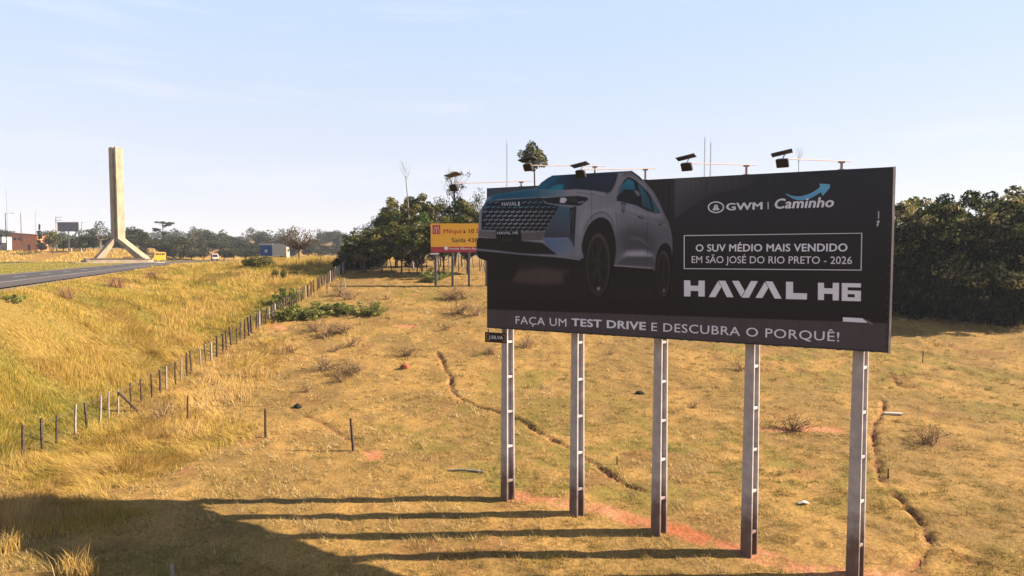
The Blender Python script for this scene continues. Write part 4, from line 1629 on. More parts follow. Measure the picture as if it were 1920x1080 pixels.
RT = [tree_data('r', 100 + i, 12, 8.5, .03, 54, 9500, .35, M_LF_R, M_BARK, trunk_r=.2, cr=.13, tvar=.22, lumpy=.6, flat=.75) for i in range(4)]
LT = [tree_data('l', 200 + i, 8, 6.5, .22, 58, 7600, .30, M_LF_L, M_BARK, trunk_r=.13, cr=.12, tvar=.22, flat=.7, lumpy=.6) for i in range(4)]
LTY = tree_data('ly', 240, 5, 4, .3, 18, 3000, .26, M_LF_G, M_BARK, trunk_r=.1, cr=.22)
LTB = [tree_data('lb', 250 + i, 9, 6.5, .45, 30, 1500, .24, M_LF_R, M_BARKP, trunk_r=.13, cr=.17, bark_limbs=26) for i in range(2)]
FT = [tree_data('f', 300 + i, 12, 11, .16, 26, 2600, .75, M_LF_F, M_BARK, trunk_r=.25, cr=.2) for i in range(4)]
FTB = [tree_data('fb', 330 + i, 13, 9, .35, 26, 800, .6, M_LF_F, M_BARKP, trunk_r=.22, cr=.15, bark_limbs=24) for i in range(2)]

GR = 'trees of the dark wood right of the billboard'
RTL = [(1688, 66.0, 412, 7.0, 0, 'low dark tree whose edge shows beside the right end of the billboard'),
       (1722, 62.6, 384, 7.6, 1, 'dark olive tree, first full crown right of the billboard edge'),
       (1766, 64.6, 378, 8.0, 2, 'dark bushy tree, second crown in the front row right of the billboard'),
       (1812, 61.2, 376, 8.0, 3, 'dark bushy tree in the front row above the shaded pasture edge'),
       (1858, 62.8, 368, 8.2, 0, 'dark leafy tree, last but one in the front row at the right'),
       (1905, 59.6, 366, 8.4, 1, 'dark leafy tree filling the right border of the photo'),
       (1704, 73.5, 372, 7.0, 3, 'brownish topped tree behind the first crown right of the billboard'),
       (1748, 73, 376, 7.5, 0, 'brownish topped tree, second in the back row right of the billboard'),
       (1795, 72, 370, 8.0, 1, 'brownish topped tree in the middle of the back row'),
       (1842, 71, 358, 8.5, 2, 'tallest rounded tree of the wood at the right'),
       (1890, 70, 358, 8.5, 3, 'tall brown and green tree behind the rightmost front crown'),
       (1946, 69, 352, 9.0, 0, 'tall tree cut by the right border of the photo'),
       (1652, 68, 400, 7.5, 2, 'tree of the wood standing behind the right end of the billboard'), (1618, 71, 385, 8, 1, 'tree of the wood hidden behind the last billboard column'),
       (2010, 62, 385, 8.5, 1, 'tree of the wood just beyond the right border'),
       (1958, 60, 362, 8.5, 2, 'front row tree whose leaves just enter the right border'),
       ]
for k, (px, Y, ty, w, v_, lab) in enumerate(RTL):
    x = xat(px, Y)
    g = gh(x, Y)
    plant_tree(RT[v_], 'leafy_tree', lab, 'tree', x, Y, (zat(ty, Y) - g) * (1.04 + .1 * ((k * 37) % 5) / 4), w, 1.3 * k, GR, g)
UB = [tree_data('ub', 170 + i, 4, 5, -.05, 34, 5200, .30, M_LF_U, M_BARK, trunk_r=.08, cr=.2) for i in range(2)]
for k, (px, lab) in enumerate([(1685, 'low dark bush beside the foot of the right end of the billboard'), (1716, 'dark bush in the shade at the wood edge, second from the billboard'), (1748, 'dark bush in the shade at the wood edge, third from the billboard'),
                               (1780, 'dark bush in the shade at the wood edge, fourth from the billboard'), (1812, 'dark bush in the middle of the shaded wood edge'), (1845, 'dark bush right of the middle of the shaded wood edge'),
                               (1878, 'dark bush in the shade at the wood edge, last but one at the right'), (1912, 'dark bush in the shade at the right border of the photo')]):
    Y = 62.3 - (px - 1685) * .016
    plant_tree(UB[k % 2], 'bush', lab, 'bush', xat(px, Y), Y, 5.9 + .7 * (k % 3), 5.0, 1.9 * k, 'dark bushes along the edge of the right wood')  # tall dark bushes put the lower wood's shade into leaf colour

GL = 'trees of the wood left of the billboard'
LTL = [(655, 88, 452, 3.4, 0, 0, 'lowest dark tree at the left tip of the wood by the fence end'),
       (684, 87.5, 430, 6.2, 1, 0, 'low dark green tree, second from the left tip of the wood'),
       (716, 87, 416, 6.2, 2, 0, 'dark green tree below the bare brownish crown, third from the left tip'),
       (752, 86.5, 412, 6.2, 3, 0, 'dark front tree below the thin bare pole tree'),
       (792, 86, 412, 6.2, 0, 0, 'dark front tree directly left of the yellow billboard'),
       (832, 86, 400, 6.2, 1, 0, 'green front tree rising above the left half of the yellow billboard'),
       (876, 86, 396, 6.2, 2, 0, 'green front tree rising above the right half of the yellow billboard'),
       (914, 86, 392, 6.2, 3, 0, 'green tree meeting the left edge of the big billboard'),
       (708, 93, 400, 5.0, 1, 1, 'brownish thin-crowned tree sloping up the left shoulder of the wood'),
       (742, 94, 364, 7, 0, 0, 'tall tree left of the thin bare pole tree, leftmost of the high crowns'),
       (783, 95, 358, 7, 3, 0, 'tall dark crown right of the thin bare pole tree'),
       (826, 95, 362, 5.4, 1, 1, 'tall thin-crowned brownish tree above the yellow billboard'),
       (866, 95, 362, 7, 2, 0, 'tall green crown behind the leftmost floodlight'),
       (903, 96, 350, 5.2, 0, 1, 'sparse branching crown beside the top left corner of the big billboard')]
for k, (px, Y, ty, w, v_, bare_, lab) in enumerate(LTL):
    x = xat(px, Y)
    g = gh(x, Y)
    plant_tree((LTB[v_ % 2] if bare_ else LT[v_]), 'leafy_tree', lab, 'tree', x, Y, zat(ty, Y) - g, w, 2.1 * k, GL, g)
x = xat(795, 84.6); g = gh(x, 84.6)
plant_tree(LTY, 'leafy_tree', 'small bright yellow-green tree in the middle of the left wood', 'tree', xat(789, 90.5), 90.5, zat(392, 90.5) - gh(xat(789, 90.5), 90.5), 3.6, 1, GL)
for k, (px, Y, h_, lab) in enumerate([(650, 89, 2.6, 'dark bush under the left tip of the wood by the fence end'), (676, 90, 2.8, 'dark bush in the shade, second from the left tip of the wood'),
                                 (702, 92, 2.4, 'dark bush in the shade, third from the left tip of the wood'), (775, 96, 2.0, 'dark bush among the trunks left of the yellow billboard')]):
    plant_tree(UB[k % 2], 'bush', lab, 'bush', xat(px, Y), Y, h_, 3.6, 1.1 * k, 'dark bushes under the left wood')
# understorey trunks that show against the bright field
for k in range(26):
    px = 668 + k * 9.6 + random.uniform(-3, 3)
    Y = 88.5 + random.uniform(-1.5, 5)
    x = xat(px, Y)
    m = MB()
    tr = np.random.default_rng(900 + k)
    limb(m, (0, 0, -.2), (tr.normal(0, .25), tr.normal(0, .25), tr.uniform(2.4, 3.6)), tr.uniform(.05, .1), .04, tr, .06, 4, 5)
    o = m.build('sapling', M_BARK)
    o.location = (x, Y, gh(x, Y))
    tag(o, 'slim bare trunk standing in the shade under the left wood', 'sapling', 'slim trunks in the shade of the left wood')
# thin pole tree, leafy snag, round crowned tall tree
def twig_fan(n, H0, H1, spread, r0, seed, sub=3):
    t = np.random.default_rng(seed)
    mb = MB()
    for i in range(n):
        a = t.uniform(0, 6.283)
        z0 = t.uniform(H0, H0 + (H1 - H0) * .5)
        s = spread * t.uniform(.4, 1)
        tip = (math.cos(a) * s, math.sin(a) * s, min(H1, z0 + (H1 - H0) * t.uniform(.35, .7)))
        p = limb(mb, (0, 0, z0), tip, r0, r0 * .4, t, .08, 3, 4)
        for j in range(sub):
            q = p[2 + j % 2]
            limb(mb, q, (q[0] + t.normal(0, spread * .25), q[1] + t.normal(0, spread * .25), q[2] + abs(t.normal(0, (H1 - H0) * .18))), r0 * .4, r0 * .2, t, .1, 2, 3)
    return mb


Y = 91.0
x = xat(762, Y); g = gh(x, Y)
H = zat(302, Y) - g
o = thing('pole_tree', 'very thin tall bare tree with a small twiggy top rising from the left wood', 'tree', (x, Y, g))
t_ = np.random.default_rng(4)
m = MB(); limb(m, (0.9, 0, -.2), (0, 0, H * .86), .14, .05, t_, .012, 6, 6); m.build('trunk', M_BARKP, o)
twig_fan(9, H * .82, H, 1.1, .022, 5).build('crown', M_BARKP, o)
Y = 97.0
x = xat(852, Y); g = gh(x, Y)
H = zat(322, Y) - g
o = thing('snag_tree', 'nearly leafless tree whose top shows behind the leftmost floodlight', 'tree', (x, Y, g))
m = MB(); limb(m, (0, 0, -.2), (0, 0, H * .8), .2, .12, t_, .02, 5, 6); m.build('trunk', M_BARK, o)
twig_fan(16, H * .66, H, 2.0, .05, 8).build('branches', M_BARK, o)
V, Fc, T = leaf_cloud([(t_.normal(0, 1.0), t_.normal(0, 1.0), H * t_.uniform(.72, .99)) for _ in range(14)], [.45] * 14, [26] * 14, .26, t_)
me = fast_mesh('crown', V, Fc, M_LF_L); fattr(me, 'tint', T); link(me, 'crown', o)
Y = 97.0
x = xat(1000, Y); g = gh(x, Y)
H = zat(266, Y) - g
ctr = H - 2.0
o = thing('round_crowned_tree', 'tall slender tree with a single round crown rising behind the billboard', 'tree', (x, Y, g))
m = MB(); limb(m, (.4, 0, -.2), (0, 0, ctr), .17, .09, t_, .012, 6, 6); m.build('trunk', M_BARK, o)
cs_ = [(t_.normal(0, .75), t_.normal(0, .75), ctr + t_.normal(0, .72)) for _ in range(26)]
V, Fc, T = leaf_cloud(cs_, [.72] * 26, [110] * 26, .3, t_, .3, 1.0)
me = fast_mesh('crown', V, Fc, M_LF_R); fattr(me, 'tint', T); link(me, 'crown', o)

# umbrella tree on the crest in front of the lorry
Y = 105.0
x = xat(562, Y); g = gh(x, Y)
H = zat(419, Y) - g
bt = tree_data('u', 411, H, 7.4, .34, 60, 1500, .22, M_LF_B, M_BARK, flat=.6, trunk_r=.17, cr=.11, bark_limbs=60)
plant_tree(bt, 'umbrella_tree', 'lone spreading tree with sparse rusty leaves on the grassy crest', 'tree', x, Y, H, 6.8, .6, None, g)

# far trees along the road and horizon
GF = 'hazy trees along the far side of the valley'
FTL = [(344, 230, 442, 9, 0, 0, 'low round tree just left of the tall pale-trunked tree'), (362, 330, 424, 9, 1, 1, 'tall pale-trunked sparse tree in the far tree line'),
       (392, 340, 432, 13, 2, 0, 'broad grey-green tree right of the tall pale-trunked one'), (412, 350, 436, 11, 3, 0, 'far tree standing above the white van on the road'),
       (430, 380, 440, 12, 0, 0, 'bluish far tree left of the second bare tall tree'), (452, 400, 442, 13, 1, 0, 'bluish far tree below the second bare tall tree'),
       (470, 380, 424, 8, 0, 1, 'second bare tall tree in the far tree line'), (490, 390, 434, 14, 2, 0, 'flat-topped far tree left of the lorry'),
       (512, 400, 444, 13, 3, 0, 'far tree directly behind the blue lorry box'), (536, 380, 440, 12, 1, 0, 'far tree behind the left half of the umbrella tree'),
       (590, 390, 446, 13, 0, 0, 'far tree showing right of the umbrella tree'), (628, 520, 431, 18, 2, 0, 'lone round tree on the distant hill left of the wood'),
       (255, 250, 424, 11, 3, 0, 'tree rising right behind the concrete monument shaft'), (244, 262, 432, 10, 1, 0, 'tree half hidden by the right edge of the monument shaft'),
       (278, 280, 444, 11, 2, 0, 'dark low tree behind the yellow van'), (292, 300, 446, 12, 0, 0, 'tree under the layered flat-topped tree'),
       (318, 300, 440, 11, 1, 0, 'tree right of the layered flat-topped tree'), (332, 320, 442, 11, 3, 0, 'tree standing above the tail of the yellow van side slope'),
       (190, 235, 414, 9, 1, 1, 'bare wide-crowned tree left of the monument shaft'), (176, 240, 440, 8, 0, 0, 'bushy tree under the bare wide-crowned one'),
       (160, 235, 440, 8, 2, 0, 'bushy tree between billboard pole and bare crowned tree'), (140, 230, 446, 8, 3, 0, 'low bushy tree under the far grey billboard'),
       (120, 245, 448, 8, 1, 0, 'low bushy tree left of the far billboard post'), (203, 250, 438, 9, 2, 0, 'tree touching the left edge of the monument shaft'),
       (10, 330, 429, 13, 2, 0, 'bluish far tree at the left border behind the street lamp'), (48, 420, 436, 15, 0, 0, 'far flat tree above the brick building'),
       (268, 215, 462, 5, 3, 0, 'small pale tree left of the yellow van'), (312, 235, 452, 7, 2, 0, 'dark pointed bush behind the yellow van roof'),
       (326, 225, 458, 6, 1, 0, 'small ochre tree right of the yellow van'), (376, 300, 446, 10, 3, 0, 'mid tree right of the pale trunk'),
       (300, 262, 456, 10, 2, 0, 'dusky tree right behind the yellow van'), (322, 268, 454, 11, 0, 0, 'dusky tree between yellow van and pale trunk'),
       (350, 275, 448, 11, 1, 0, 'grey tree overlapping the foot of the tall pale-trunked tree'), (374, 282, 452, 11, 3, 0, 'grey tree left of the white van, near row'),
       (398, 290, 450, 12, 2, 0, 'grey tree right above the white van, near row'), (422, 300, 452, 12, 0, 0, 'grey tree right of the white van, near row'),
       (446, 305, 452, 12, 1, 0, 'grey tree at the foot of the second bare tall tree, near row'), (472, 310, 454, 12, 3, 0, 'grey tree above the olive bush, near row'),
       (498, 315, 452, 12, 2, 0, 'grey tree touching the left edge of the lorry top'), (236, 300, 446, 12, 1, 0, 'tree seen in the notch right of the monument shaft'),
       (384, 370, 430, 13, 1, 0, 'tall rounded far tree between pale trunk and broad tree'), (262, 330, 430, 13, 0, 0, 'taller far tree behind the right leg of the monument'),
       (340, 236, 463, 8, 1, 0, 'low thicket bush right of the yellow van, nearest the road'), (360, 240, 466, 8, 0, 0, 'low thicket bush at the foot of the tall pale trunk'),
       (382, 244, 464, 8, 3, 0, 'low thicket bush left of the white van'), (420, 250, 465, 8, 2, 0, 'low thicket bush right of the white van'),
       (440, 246, 463, 8, 0, 0, 'low thicket bush between white van and olive bush'), (462, 252, 464, 9, 1, 0, 'low thicket bush behind the olive bush'),
       (484, 256, 462, 9, 3, 0, 'low thicket bush at the left end of the lorry'), (545, 300, 456, 11, 2, 0, 'hazy tree behind the lorry cab'),
       (580, 320, 452, 11, 0, 0, 'hazy tree behind the umbrella tree crown, right half'), (605, 330, 458, 11, 1, 0, 'low hazy tree between umbrella tree and left wood'),
       (632, 340, 456, 12, 3, 0, 'low hazy tree just left of the left wood'),
       (612, 560, 437, 16, 1, 0, 'small tree beside the lone round tree on the distant hill')]
for k, (px, Y, ty, w, v_, bare_, lab) in enumerate(FTL):
    x = xat(px, Y)
    g = gh(x, Y)
    plant_tree((FTB[v_ % 2] if bare_ else FT[v_]), 'far_tree', lab, 'tree', x, Y, max(2.5, zat(ty, Y) - g), w, 1.7 * k, GF, g)
# distant woodland that reads as one mass
xs = rng.uniform(-900, 1200, 420)
ys_ = rng.uniform(430, 1100, 420)
kk = fbm(xs / 160, ys_ / 160, 51, 3) > .47
xs, ys_ = xs[kk], ys_[kk]
hz_ = rng.uniform(6, 13, len(xs))
cs_, rs_, ct_ = [], [], []
for a, b_, h_ in zip(xs, ys_, hz_):
    g = float(base_h(np.array([a]), np.array([b_]))[0])
    for _ in range(5):
        cs_.append((a + rng.normal(0, 5), b_ + rng.normal(0, 5), g + h_ * rng.uniform(.35, .8)))
        rs_.append(h_ * .38)
V, Fc, T = leaf_cloud(cs_, rs_, [60] * len(cs_), 2.2, rng)
me = fast_mesh('distant_woodland', V, Fc, M_LF_F); fattr(me, 'tint', T)
tag(link(me, 'distant_woodland'), 'bluish woods on the distant hills', 'woodland', kind='stuff')

# layered flat-topped tree
Y = 300.0
x = xat(306, Y); g = gh(x, Y)
H = zat(416, Y) - g
o = thing('layered_tree', 'flat-topped layered tree standing above the tree line right of the monument', 'tree', (x, Y, g))
m = MB(); limb(m, (0, 0, -.3), (.4, 0, H * .95), .35, .16, t_, .01, 5, 6)
cs_, rs_ = [], []
for zz, n_, sp_, ox in ((.97, 9, 3.2, 1.0), (.90, 5, 2.2, 2.0), (.74, 5, 1.8, -2.2), (.62, 4, 1.5, 1.8)):
    for q in range(n_):
        c = (ox + t_.uniform(-sp_, sp_), t_.uniform(-sp_, sp_) * .7, H * zz + t_.normal(0, .18))
        cs_.append(c); rs_.append(1.1)
        limb(m, (.3, 0, H * (zz - .12)), c, .1, .03, t_, .06, 2, 4)
m.build('trunk', M_BARK, o)
V, Fc, T = leaf_cloud(cs_, rs_, [60] * len(cs_), .6, t_, .6, .35)
me = fast_mesh('crown', V, Fc, M_LF_F); fattr(me, 'tint', T); link(me, 'crown', o)
# cypress and the round tree on the slope
Y = 232.0
x = xat(77, Y); g = gh(x, Y)
cy_ = tree_data('c', 500, 9, 1.9, .02, 40, 1800, .4, M_LF_D, M_BARK, shape='cone', cr=.22)
plant_tree(cy_, 'cypress', 'dark narrow cypress beside the brick building', 'tree', x, Y, zat(411, Y) - g, 2.6, 0, None, g)
plant_tree(FT[1], 'bush', 'dark bush at the foot of the cypress', 'bush', xat(80, 228), 228, 3.4, 4.5, 1)
ok_ = on_ground(99, 476)
sl = tree_data('s', 520, 7, 6, .22, 22, 2600, .38, M_LF_R, M_BARK, trunk_r=.2, cr=.24)
plant_tree(sl, 'slope_tree', 'round tree with a short trunk on the dry slope left of the monument', 'tree', ok_[0], ok_[1], zat(429, ok_[1]) - ok_[2], 6.2, 0, None, ok_[2])
ok_ = on_ground(118, 470)

# ------------------------------------------------------------------ shrubs and plants in the pasture
def shrub_mesh(seed, n, H, W, wd, leaves=0):
    t = np.random.default_rng(seed)
    V, T = [], []
    for i in range(n):
        a, s = t.uniform(0, 6.283), t.uniform(.1, 1) ** .7 * W / 2
        b0 = np.array([t.normal(0, W * .08), t.normal(0, W * .08), -.03])
        tip = np.array([math.cos(a) * s, math.sin(a) * s, H * t.uniform(.45, 1) * (1 - .35 * (s / (W / 2)) ** 2)])
        mid = (b0 + tip) / 2 + np.array([t.normal(0, .05), t.normal(0, .05), .12 * H])
        u = np.cross(tip - b0, t.normal(0, 1, 3)); u /= np.linalg.norm(u) + 1e-9
        tv = t.uniform(0, 1)
        for p, q, w0, w1 in ((b0, mid, wd, wd * .8), (mid, tip, wd * .8, wd * .3)):
            V += [p - u * w0, p + u * w0, q + u * w1, q - u * w1]
            T += [tv] * 4
        for j in range(3):
            q = mid + (tip - mid) * t.uniform(0, .8)
            e = q + t.normal(0, .14, 3) * np.array([1, 1, .8]) * H + np.array([0, 0, .08 * H])
            V += [q - u * wd * .4, q + u * wd * .4, e + u * wd * .2, e - u * wd * .2]
            T += [tv] * 4
    Fc = np.arange(len(V)).reshape(-1, 4)
    me = fast_mesh('stems', np.array(V), Fc, M_TWIG)
    fattr(me, 'tint', np.array(T))
    lm = None
    if leaves:
        P = [(t.normal(0, W * .2), t.normal(0, W * .2), abs(t.normal(H * .4, H * .2))) for _ in range(leaves)]
        V, Fc, T = leaf_cloud(P, [.12 * W] * leaves, [12] * leaves, .07, t)
        lm = fast_mesh('leaves', V, Fc, M_LF_B)
        fattr(lm, 'tint', T)
    return me, lm


SH = [shrub_mesh(600 + i, 34 + 8 * i, 1.0, 1.7, .013, 10 if i % 2 else 0) for i in range(4)]
GS = 'dry leafless shrubs scattered over the pasture'
SHL = [((545, 662), 1.0, 0, 'dry twiggy shrub nearest the fence bend, left of the brown thicket'), ((592, 622), 1.25, 1, 'dry shrub in the brown thicket below the green plants, left one'),
       ((612, 632), 1.3, 2, 'dry shrub in the middle of the brown thicket below the green plants'), ((640, 625), 1.3, 3, 'dry shrub at the right of the brown thicket below the green plants'),
       ((660, 650), 1.1, 0, 'dry shrub just below the right end of the brown thicket'), ((625, 660), .8, 2, 'low dry shrub in front of the brown thicket'),
       ((612, 695), 1.2, 1, 'pale dry shrub left of the dark clump in mid pasture'), ((650, 705), 1.2, 3, 'pale dry shrub behind the dark clump in mid pasture'),
       ((640, 716), .7, 2, 'small dark clump of stems left of the red mound'), ((665, 700), 1.0, 0, 'faint dry shrub left of the red mound'),
       ((655, 562), 1.2, 1, 'dry shrub behind the green plants near the far fence'), ((640, 556), 1.3, 2, 'taller brown shrub close to the propped stakes'),
       ((725, 562), .8, 0, 'small dry shrub far back between wood and green plants'), ((848, 562), 1.6, 3, 'wide brown shrub in front of the yellow billboard'),
       ((870, 560), 1.3, 0, 'dry shrub right of the wide brown one near the yellow billboard'), ((860, 588), 1.5, 2, 'dry shrub close to the left edge of the big billboard, upper one'),
       ((893, 592), 1.5, 1, 'dry shrub touching the left edge of the big billboard'), ((835, 620), .9, 0, 'small dry tuft of stems below the yellow billboard'),
       ((762, 668), 1.0, 3, 'thin dry shrub straight above the red mound'), ((985, 652), 1.05, 1, 'dry shrub seen between the first two columns under the panel'),
       ((920, 664), .9, 2, 'dry shrub left of the first column under the small black plate'), ((1388, 695), .9, 0, 'dry shrub left of the fourth column'),
       ((1490, 808), 1.05, 3, 'upright dry shrub on the red soil between last two columns'), ((1742, 832), 1.0, 1, 'spreading dry shrub in the open pasture right of the billboard'),
       ((302, 792), 1.35, 2, 'dry thorny shrub against the fence brace'), ((575, 735), .7, 0, 'small dry shrub between the two lone stakes and thicket'),
       ((700, 575), .8, 3, 'dry stems at the right end of the green plants'), ((1145, 665), .5, 0, 'small tuft of stems behind the third column gap'),
       ((1300, 765), .5, 2, 'low dark tuft in the pasture between third and fourth columns')]
for p, s, v_, lab in SHL:
    c = on_ground(*p)
    o = thing('dry_shrub', lab, 'shrub', c, random.uniform(0, 6), GS)
    o.scale = (s * random.uniform(1.2, 1.6), s * random.uniform(1.2, 1.6), s)
    link(SH[v_][0], 'stems', o)
    if SH[v_][1]:
        link(SH[v_][1], 'leaves', o)


def frond_mesh(seed, n, H, W):
    t = np.random.default_rng(seed)
    V, Fq, T = [], [], []
    for i in range(n):
        a = t.uniform(0, 6.283)
        L_ = t.uniform(.5, 1) * W / 2
        h = H * t.uniform(.5, 1)
        o0 = np.array([t.normal(0, W * .16), t.normal(0, W * .16), 0])
        d, sd_ = np.array([math.cos(a), math.sin(a), 0]), np.array([-math.sin(a), math.cos(a), 0])
        pr = None
        tv = t.uniform(0, 1)
        for j in range(5):
            u = j / 4
            p = o0 + d * L_ * u + np.array([0, 0, h * (1.6 * u - .95 * u * u) + .03])
            w = .09 * W * .5 * math.sin(math.pi * (.12 + .86 * u)) * t.uniform(.8, 1.2)
            V += [p - sd_ * w, p + sd_ * w + np.array([0, 0, .04])]
            T += [tv, np.clip(tv + .2, 0, 1)]
            k = len(V)
            if j:
                Fq.append((k - 4, k - 3, k - 1, k - 2))
    me = fast_mesh('stems', np.array(V), np.array(Fq), M_LF_P)
    fattr(me, 'tint', np.array(T))
    return me


M_LF_P = leaf_mat('pasture_plant_leaves', [(0, (.06, .085, .025)), (.35, (.18, .22, .05)), (.7, (.36, .36, .10)), (1, (.55, .48, .2))], .4)
FR = []
for i in range(3):
    t = np.random.default_rng(730 + i)
    cs_ = [(t.normal(0, .55), t.normal(0, .45), abs(t.normal(.42, .3))) for _ in range(26)]
    V, Fc, T = leaf_cloud(cs_, [.3] * 26, [34] * 26, .21, t, .5, .8, .25)
    me_ = fast_mesh('leaves', V, Fc, M_LF_P)
    fattr(me_, 'tint', T)
    FR.append((frond_mesh(700 + i, 22, 1.2, 2.2), me_))
GP = 'green broad-leaved plants along the fence'
for k, (p, s, lab) in enumerate([((540, 598), 1.25, 'green leafy plant climbing the fence posts, leftmost of the row'), ((556, 596), 1.1, 'green leafy plant just right of the fence, second of the row'),
                  ((580, 597), 1.15, 'broad green plant in the middle left of the row'), ((605, 590), 1.15, 'broad green plant at the centre of the row'),
                  ((628, 588), 1.2, 'tall green plant right of the centre of the row'), ((655, 588), 1.1, 'green plant near the right end of the row'),
                  ((692, 590), 1.15, 'separate green plant at the right end of the row'), ((535, 572), 1.2, 'upright green bush on the verge side of the fence'),
                  ((806, 528), 1.1, 'small green plant in front of the yellow billboard posts, left one'), ((823, 522), 1.25, 'green plant in front of the yellow billboard posts, right one'),
                  ((25, 566), .55, 'dark green bush on the verge at the left border')]):
    c = on_ground(*p)
    o = thing('green_plant', lab, 'plant', c, k * 1.1, GP)
    o.scale = (s, s, s * (1.35 if 'upright' in lab else .8))
    link(FR[k % 3][0], 'stems', o)
    link(FR[k % 3][1], 'leaves', o)

# taller plumes and tufts of grass
def tuft_mesh(seed, n, H, W, m):
    t = np.random.default_rng(seed)
    P = np.stack([t.normal(0, W * .18, n), t.normal(0, W * .18, n), np.zeros(n)], -1)
    V, Fc, T = blades(P, t.uniform(.45, 1, n) * H, np.full(n, .022), .75, np.clip(t.normal(.75, .15, n), 0, 1), 2, (0, 0))
    me = fast_mesh('grass_blades', V, Fc, m)
    fattr(me, 'tint', T)
    return me


M_PLUME = leaf_mat('reddish_plumes', [(0, (.20, .13, .05)), (.6, (.38, .20, .11)), (1, (.45, .25, .17))], .3)
TU = [tuft_mesh(800 + i, 110, 1.0, 1.0, M_TALLG) for i in range(2)] + [tuft_mesh(820, 90, 1.0, 1.0, M_PLUME)]
GT = 'tall grass tufts standing out of the verge'
for k, (p, s, v_, lab) in enumerate([((18, 1035), .75, 0, 'sunlit grass tuft at the lower left corner of the photo'), ((135, 1078), .9, 1, 'sunlit tall grass tuft at the bottom edge inside the shadow'),
                  ((165, 1082), .7, 0, 'thin grass tuft at the bottom edge right of the taller one'), ((216, 540), 1.6, 2, 'reddish plume grass at the road edge below the monument'),
                  ((285, 522), 1.5, 2, 'reddish plume grass at the road edge below the yellow van'), ((125, 560), 1.4, 2, 'brown plume tuft on the verge left of the reddish plumes'),
                  ((300, 525), 1.2, 0, 'dark tuft on the verge right of the plumes'), ((262, 530), 1.1, 1, 'olive tuft on the verge between two plumes'),
                  ((455, 496), 1.5, 0, 'olive tuft on the crest left of the dark bush'), ((440, 500), 1.3, 2, 'reddish tuft on the crest, leftmost of three'),
                  ((600, 500), 1.6, 1, 'tall ochre tuft on the crest right of the umbrella tree'), ((620, 500), 1.6, 0, 'tall ochre tuft on the crest nearest the left wood'),
                  ((520, 498), 1.5, 1, 'ochre tuft on the crest in front of the lorry'), ((540, 500), 1.4, 0, 'ochre tuft left of the umbrella tree trunk'), ((582, 500), 1.5, 1, 'ochre tuft right beside the umbrella tree trunk')]):
    c = on_ground(*p)
    o = thing('grass_tuft', lab, 'grass tuft', c, k * .9, GT)
    o.scale = (s * (1.5 if c[1] > 60 else 1),) * 2 + (s,)
    link(TU[v_], 'grass_blades', o)
bsh = tree_data('bu', 560, 2.2, 3.4, .02, 18, 1700, .22, M_LF_L, M_BARK, trunk_r=.06, cr=.24)
c = on_ground(484, 502)
plant_tree(bsh, 'bush', 'olive bush on the grassy crest in front of the lorry', 'bush', c[0], c[1], 1.9, 4.6, 0, None, c[2] - .1)
for p, lab in (((515, 522), 'small dark bush on the verge, left of a pair'), ((531, 522), 'small dark bush on the verge, right of a pair')):
    c = on_ground(*p)
    plant_tree(bsh, 'bush', lab, 'bush', c[0], c[1], 1.3, .9, 1, 'pair of small dark bushes on the verge', c[2])

# ------------------------------------------------------------------ small things lying in the pasture
def clod(seed, n=60, s=(1, 1, .6), rough=.25):
    t = np.random.default_rng(seed)
    import bmesh
    bm = bmesh.new()
    bmesh.ops.create_icosphere(bm, subdivisions=3, radius=.5)
    for v_ in bm.verts:
        c = v_.co
        k = 1 + rough * (float(fbm(np.array([c.x * 4 + seed]), np.array([c.y * 4 + c.z * 3]), seed, 3)[0]) - .5) * 2
        v_.co = Vector((c.x * s[0] * k, c.y * s[1] * k, c.z * s[2] * k))
    me = bpy.data.meshes.new('clod')
    bm.to_mesh(me)
    bm.free()
    return me


M_TERM = mat('red_termite_soil', (.36, .10, .04), .95, .3, 6, .6)
M_DUNG = mat('dark_dung', (.02, .017, .012), .9, .4, 8, .5)
for p, s, m_, nm, lab, cat in (((760, 690), (.62, .55, .5), M_TERM, 'termite_mound', 'small red termite mound in the open pasture', 'mound'),
                               ((1200, 739), (.55, .42, .3), M_DUNG, 'soil_clod', 'black clod lying left of the third column', 'clod'),
                               ((558, 765), (.5, .35, .36), M_DUNG, 'soil_clod', 'dark clod at the head of a short track near the lone stakes', 'clod')):
    me = clod(int(p[0]), s=s)
    me.materials.append(m_)
    me.name = nm
    o = link(me, nm)
    o.location = on_ground(*p) + np.array([0, 0, s[2] * .12])
    tag(o, lab, cat)
c = on_ground(872, 885)
m = MB().tube([(-.75, .05, .04), (-.2, 0, .09), (.4, -.08, .08), (.8, -.2, .05)], [.035, .05, .055, .05], 7)
o = m.build('fallen_branch', M_BARKP); o.location = c
tag(o, 'fallen branch lying in the grass left of the first column', 'branch')
c = on_ground(1675, 778)
sl_ = MB().box((0, 0, .07), (.95, .28, .1), Matrix.Rotation(R(-9), 3, 'Z')).build('concrete_slab', mat('pale_slab', (.62, .56, .5), .9, .15, 5, .2), bevel=.015)
sl_.location = c
tag(sl_, 'pale slab lying by the right hand cattle track', 'slab')
M_LIT = mat('white_litter', (.65, .62, .58), .8, .1, 3)
for p, lab in (((1506, 946), 'white scrap of litter left of the last column'), ((800, 587), 'white scrap of litter far back below the yellow billboard')):
    c = on_ground(*p)
    m = MB()
    m.add([(-.2, -.08, .05), (0, -.1, .10), (.02, .08, .12), (-.18, .09, .05), (.22, -.05, .05), (.2, .1, .07)], [(0, 1, 2, 3), (1, 4, 5, 2)])
    o = m.build('litter', M_LIT)
    so = o.modifiers.new('thick', 'SOLIDIFY'); so.thickness = .006
    o.location = c
    tag(o, lab, 'litter')

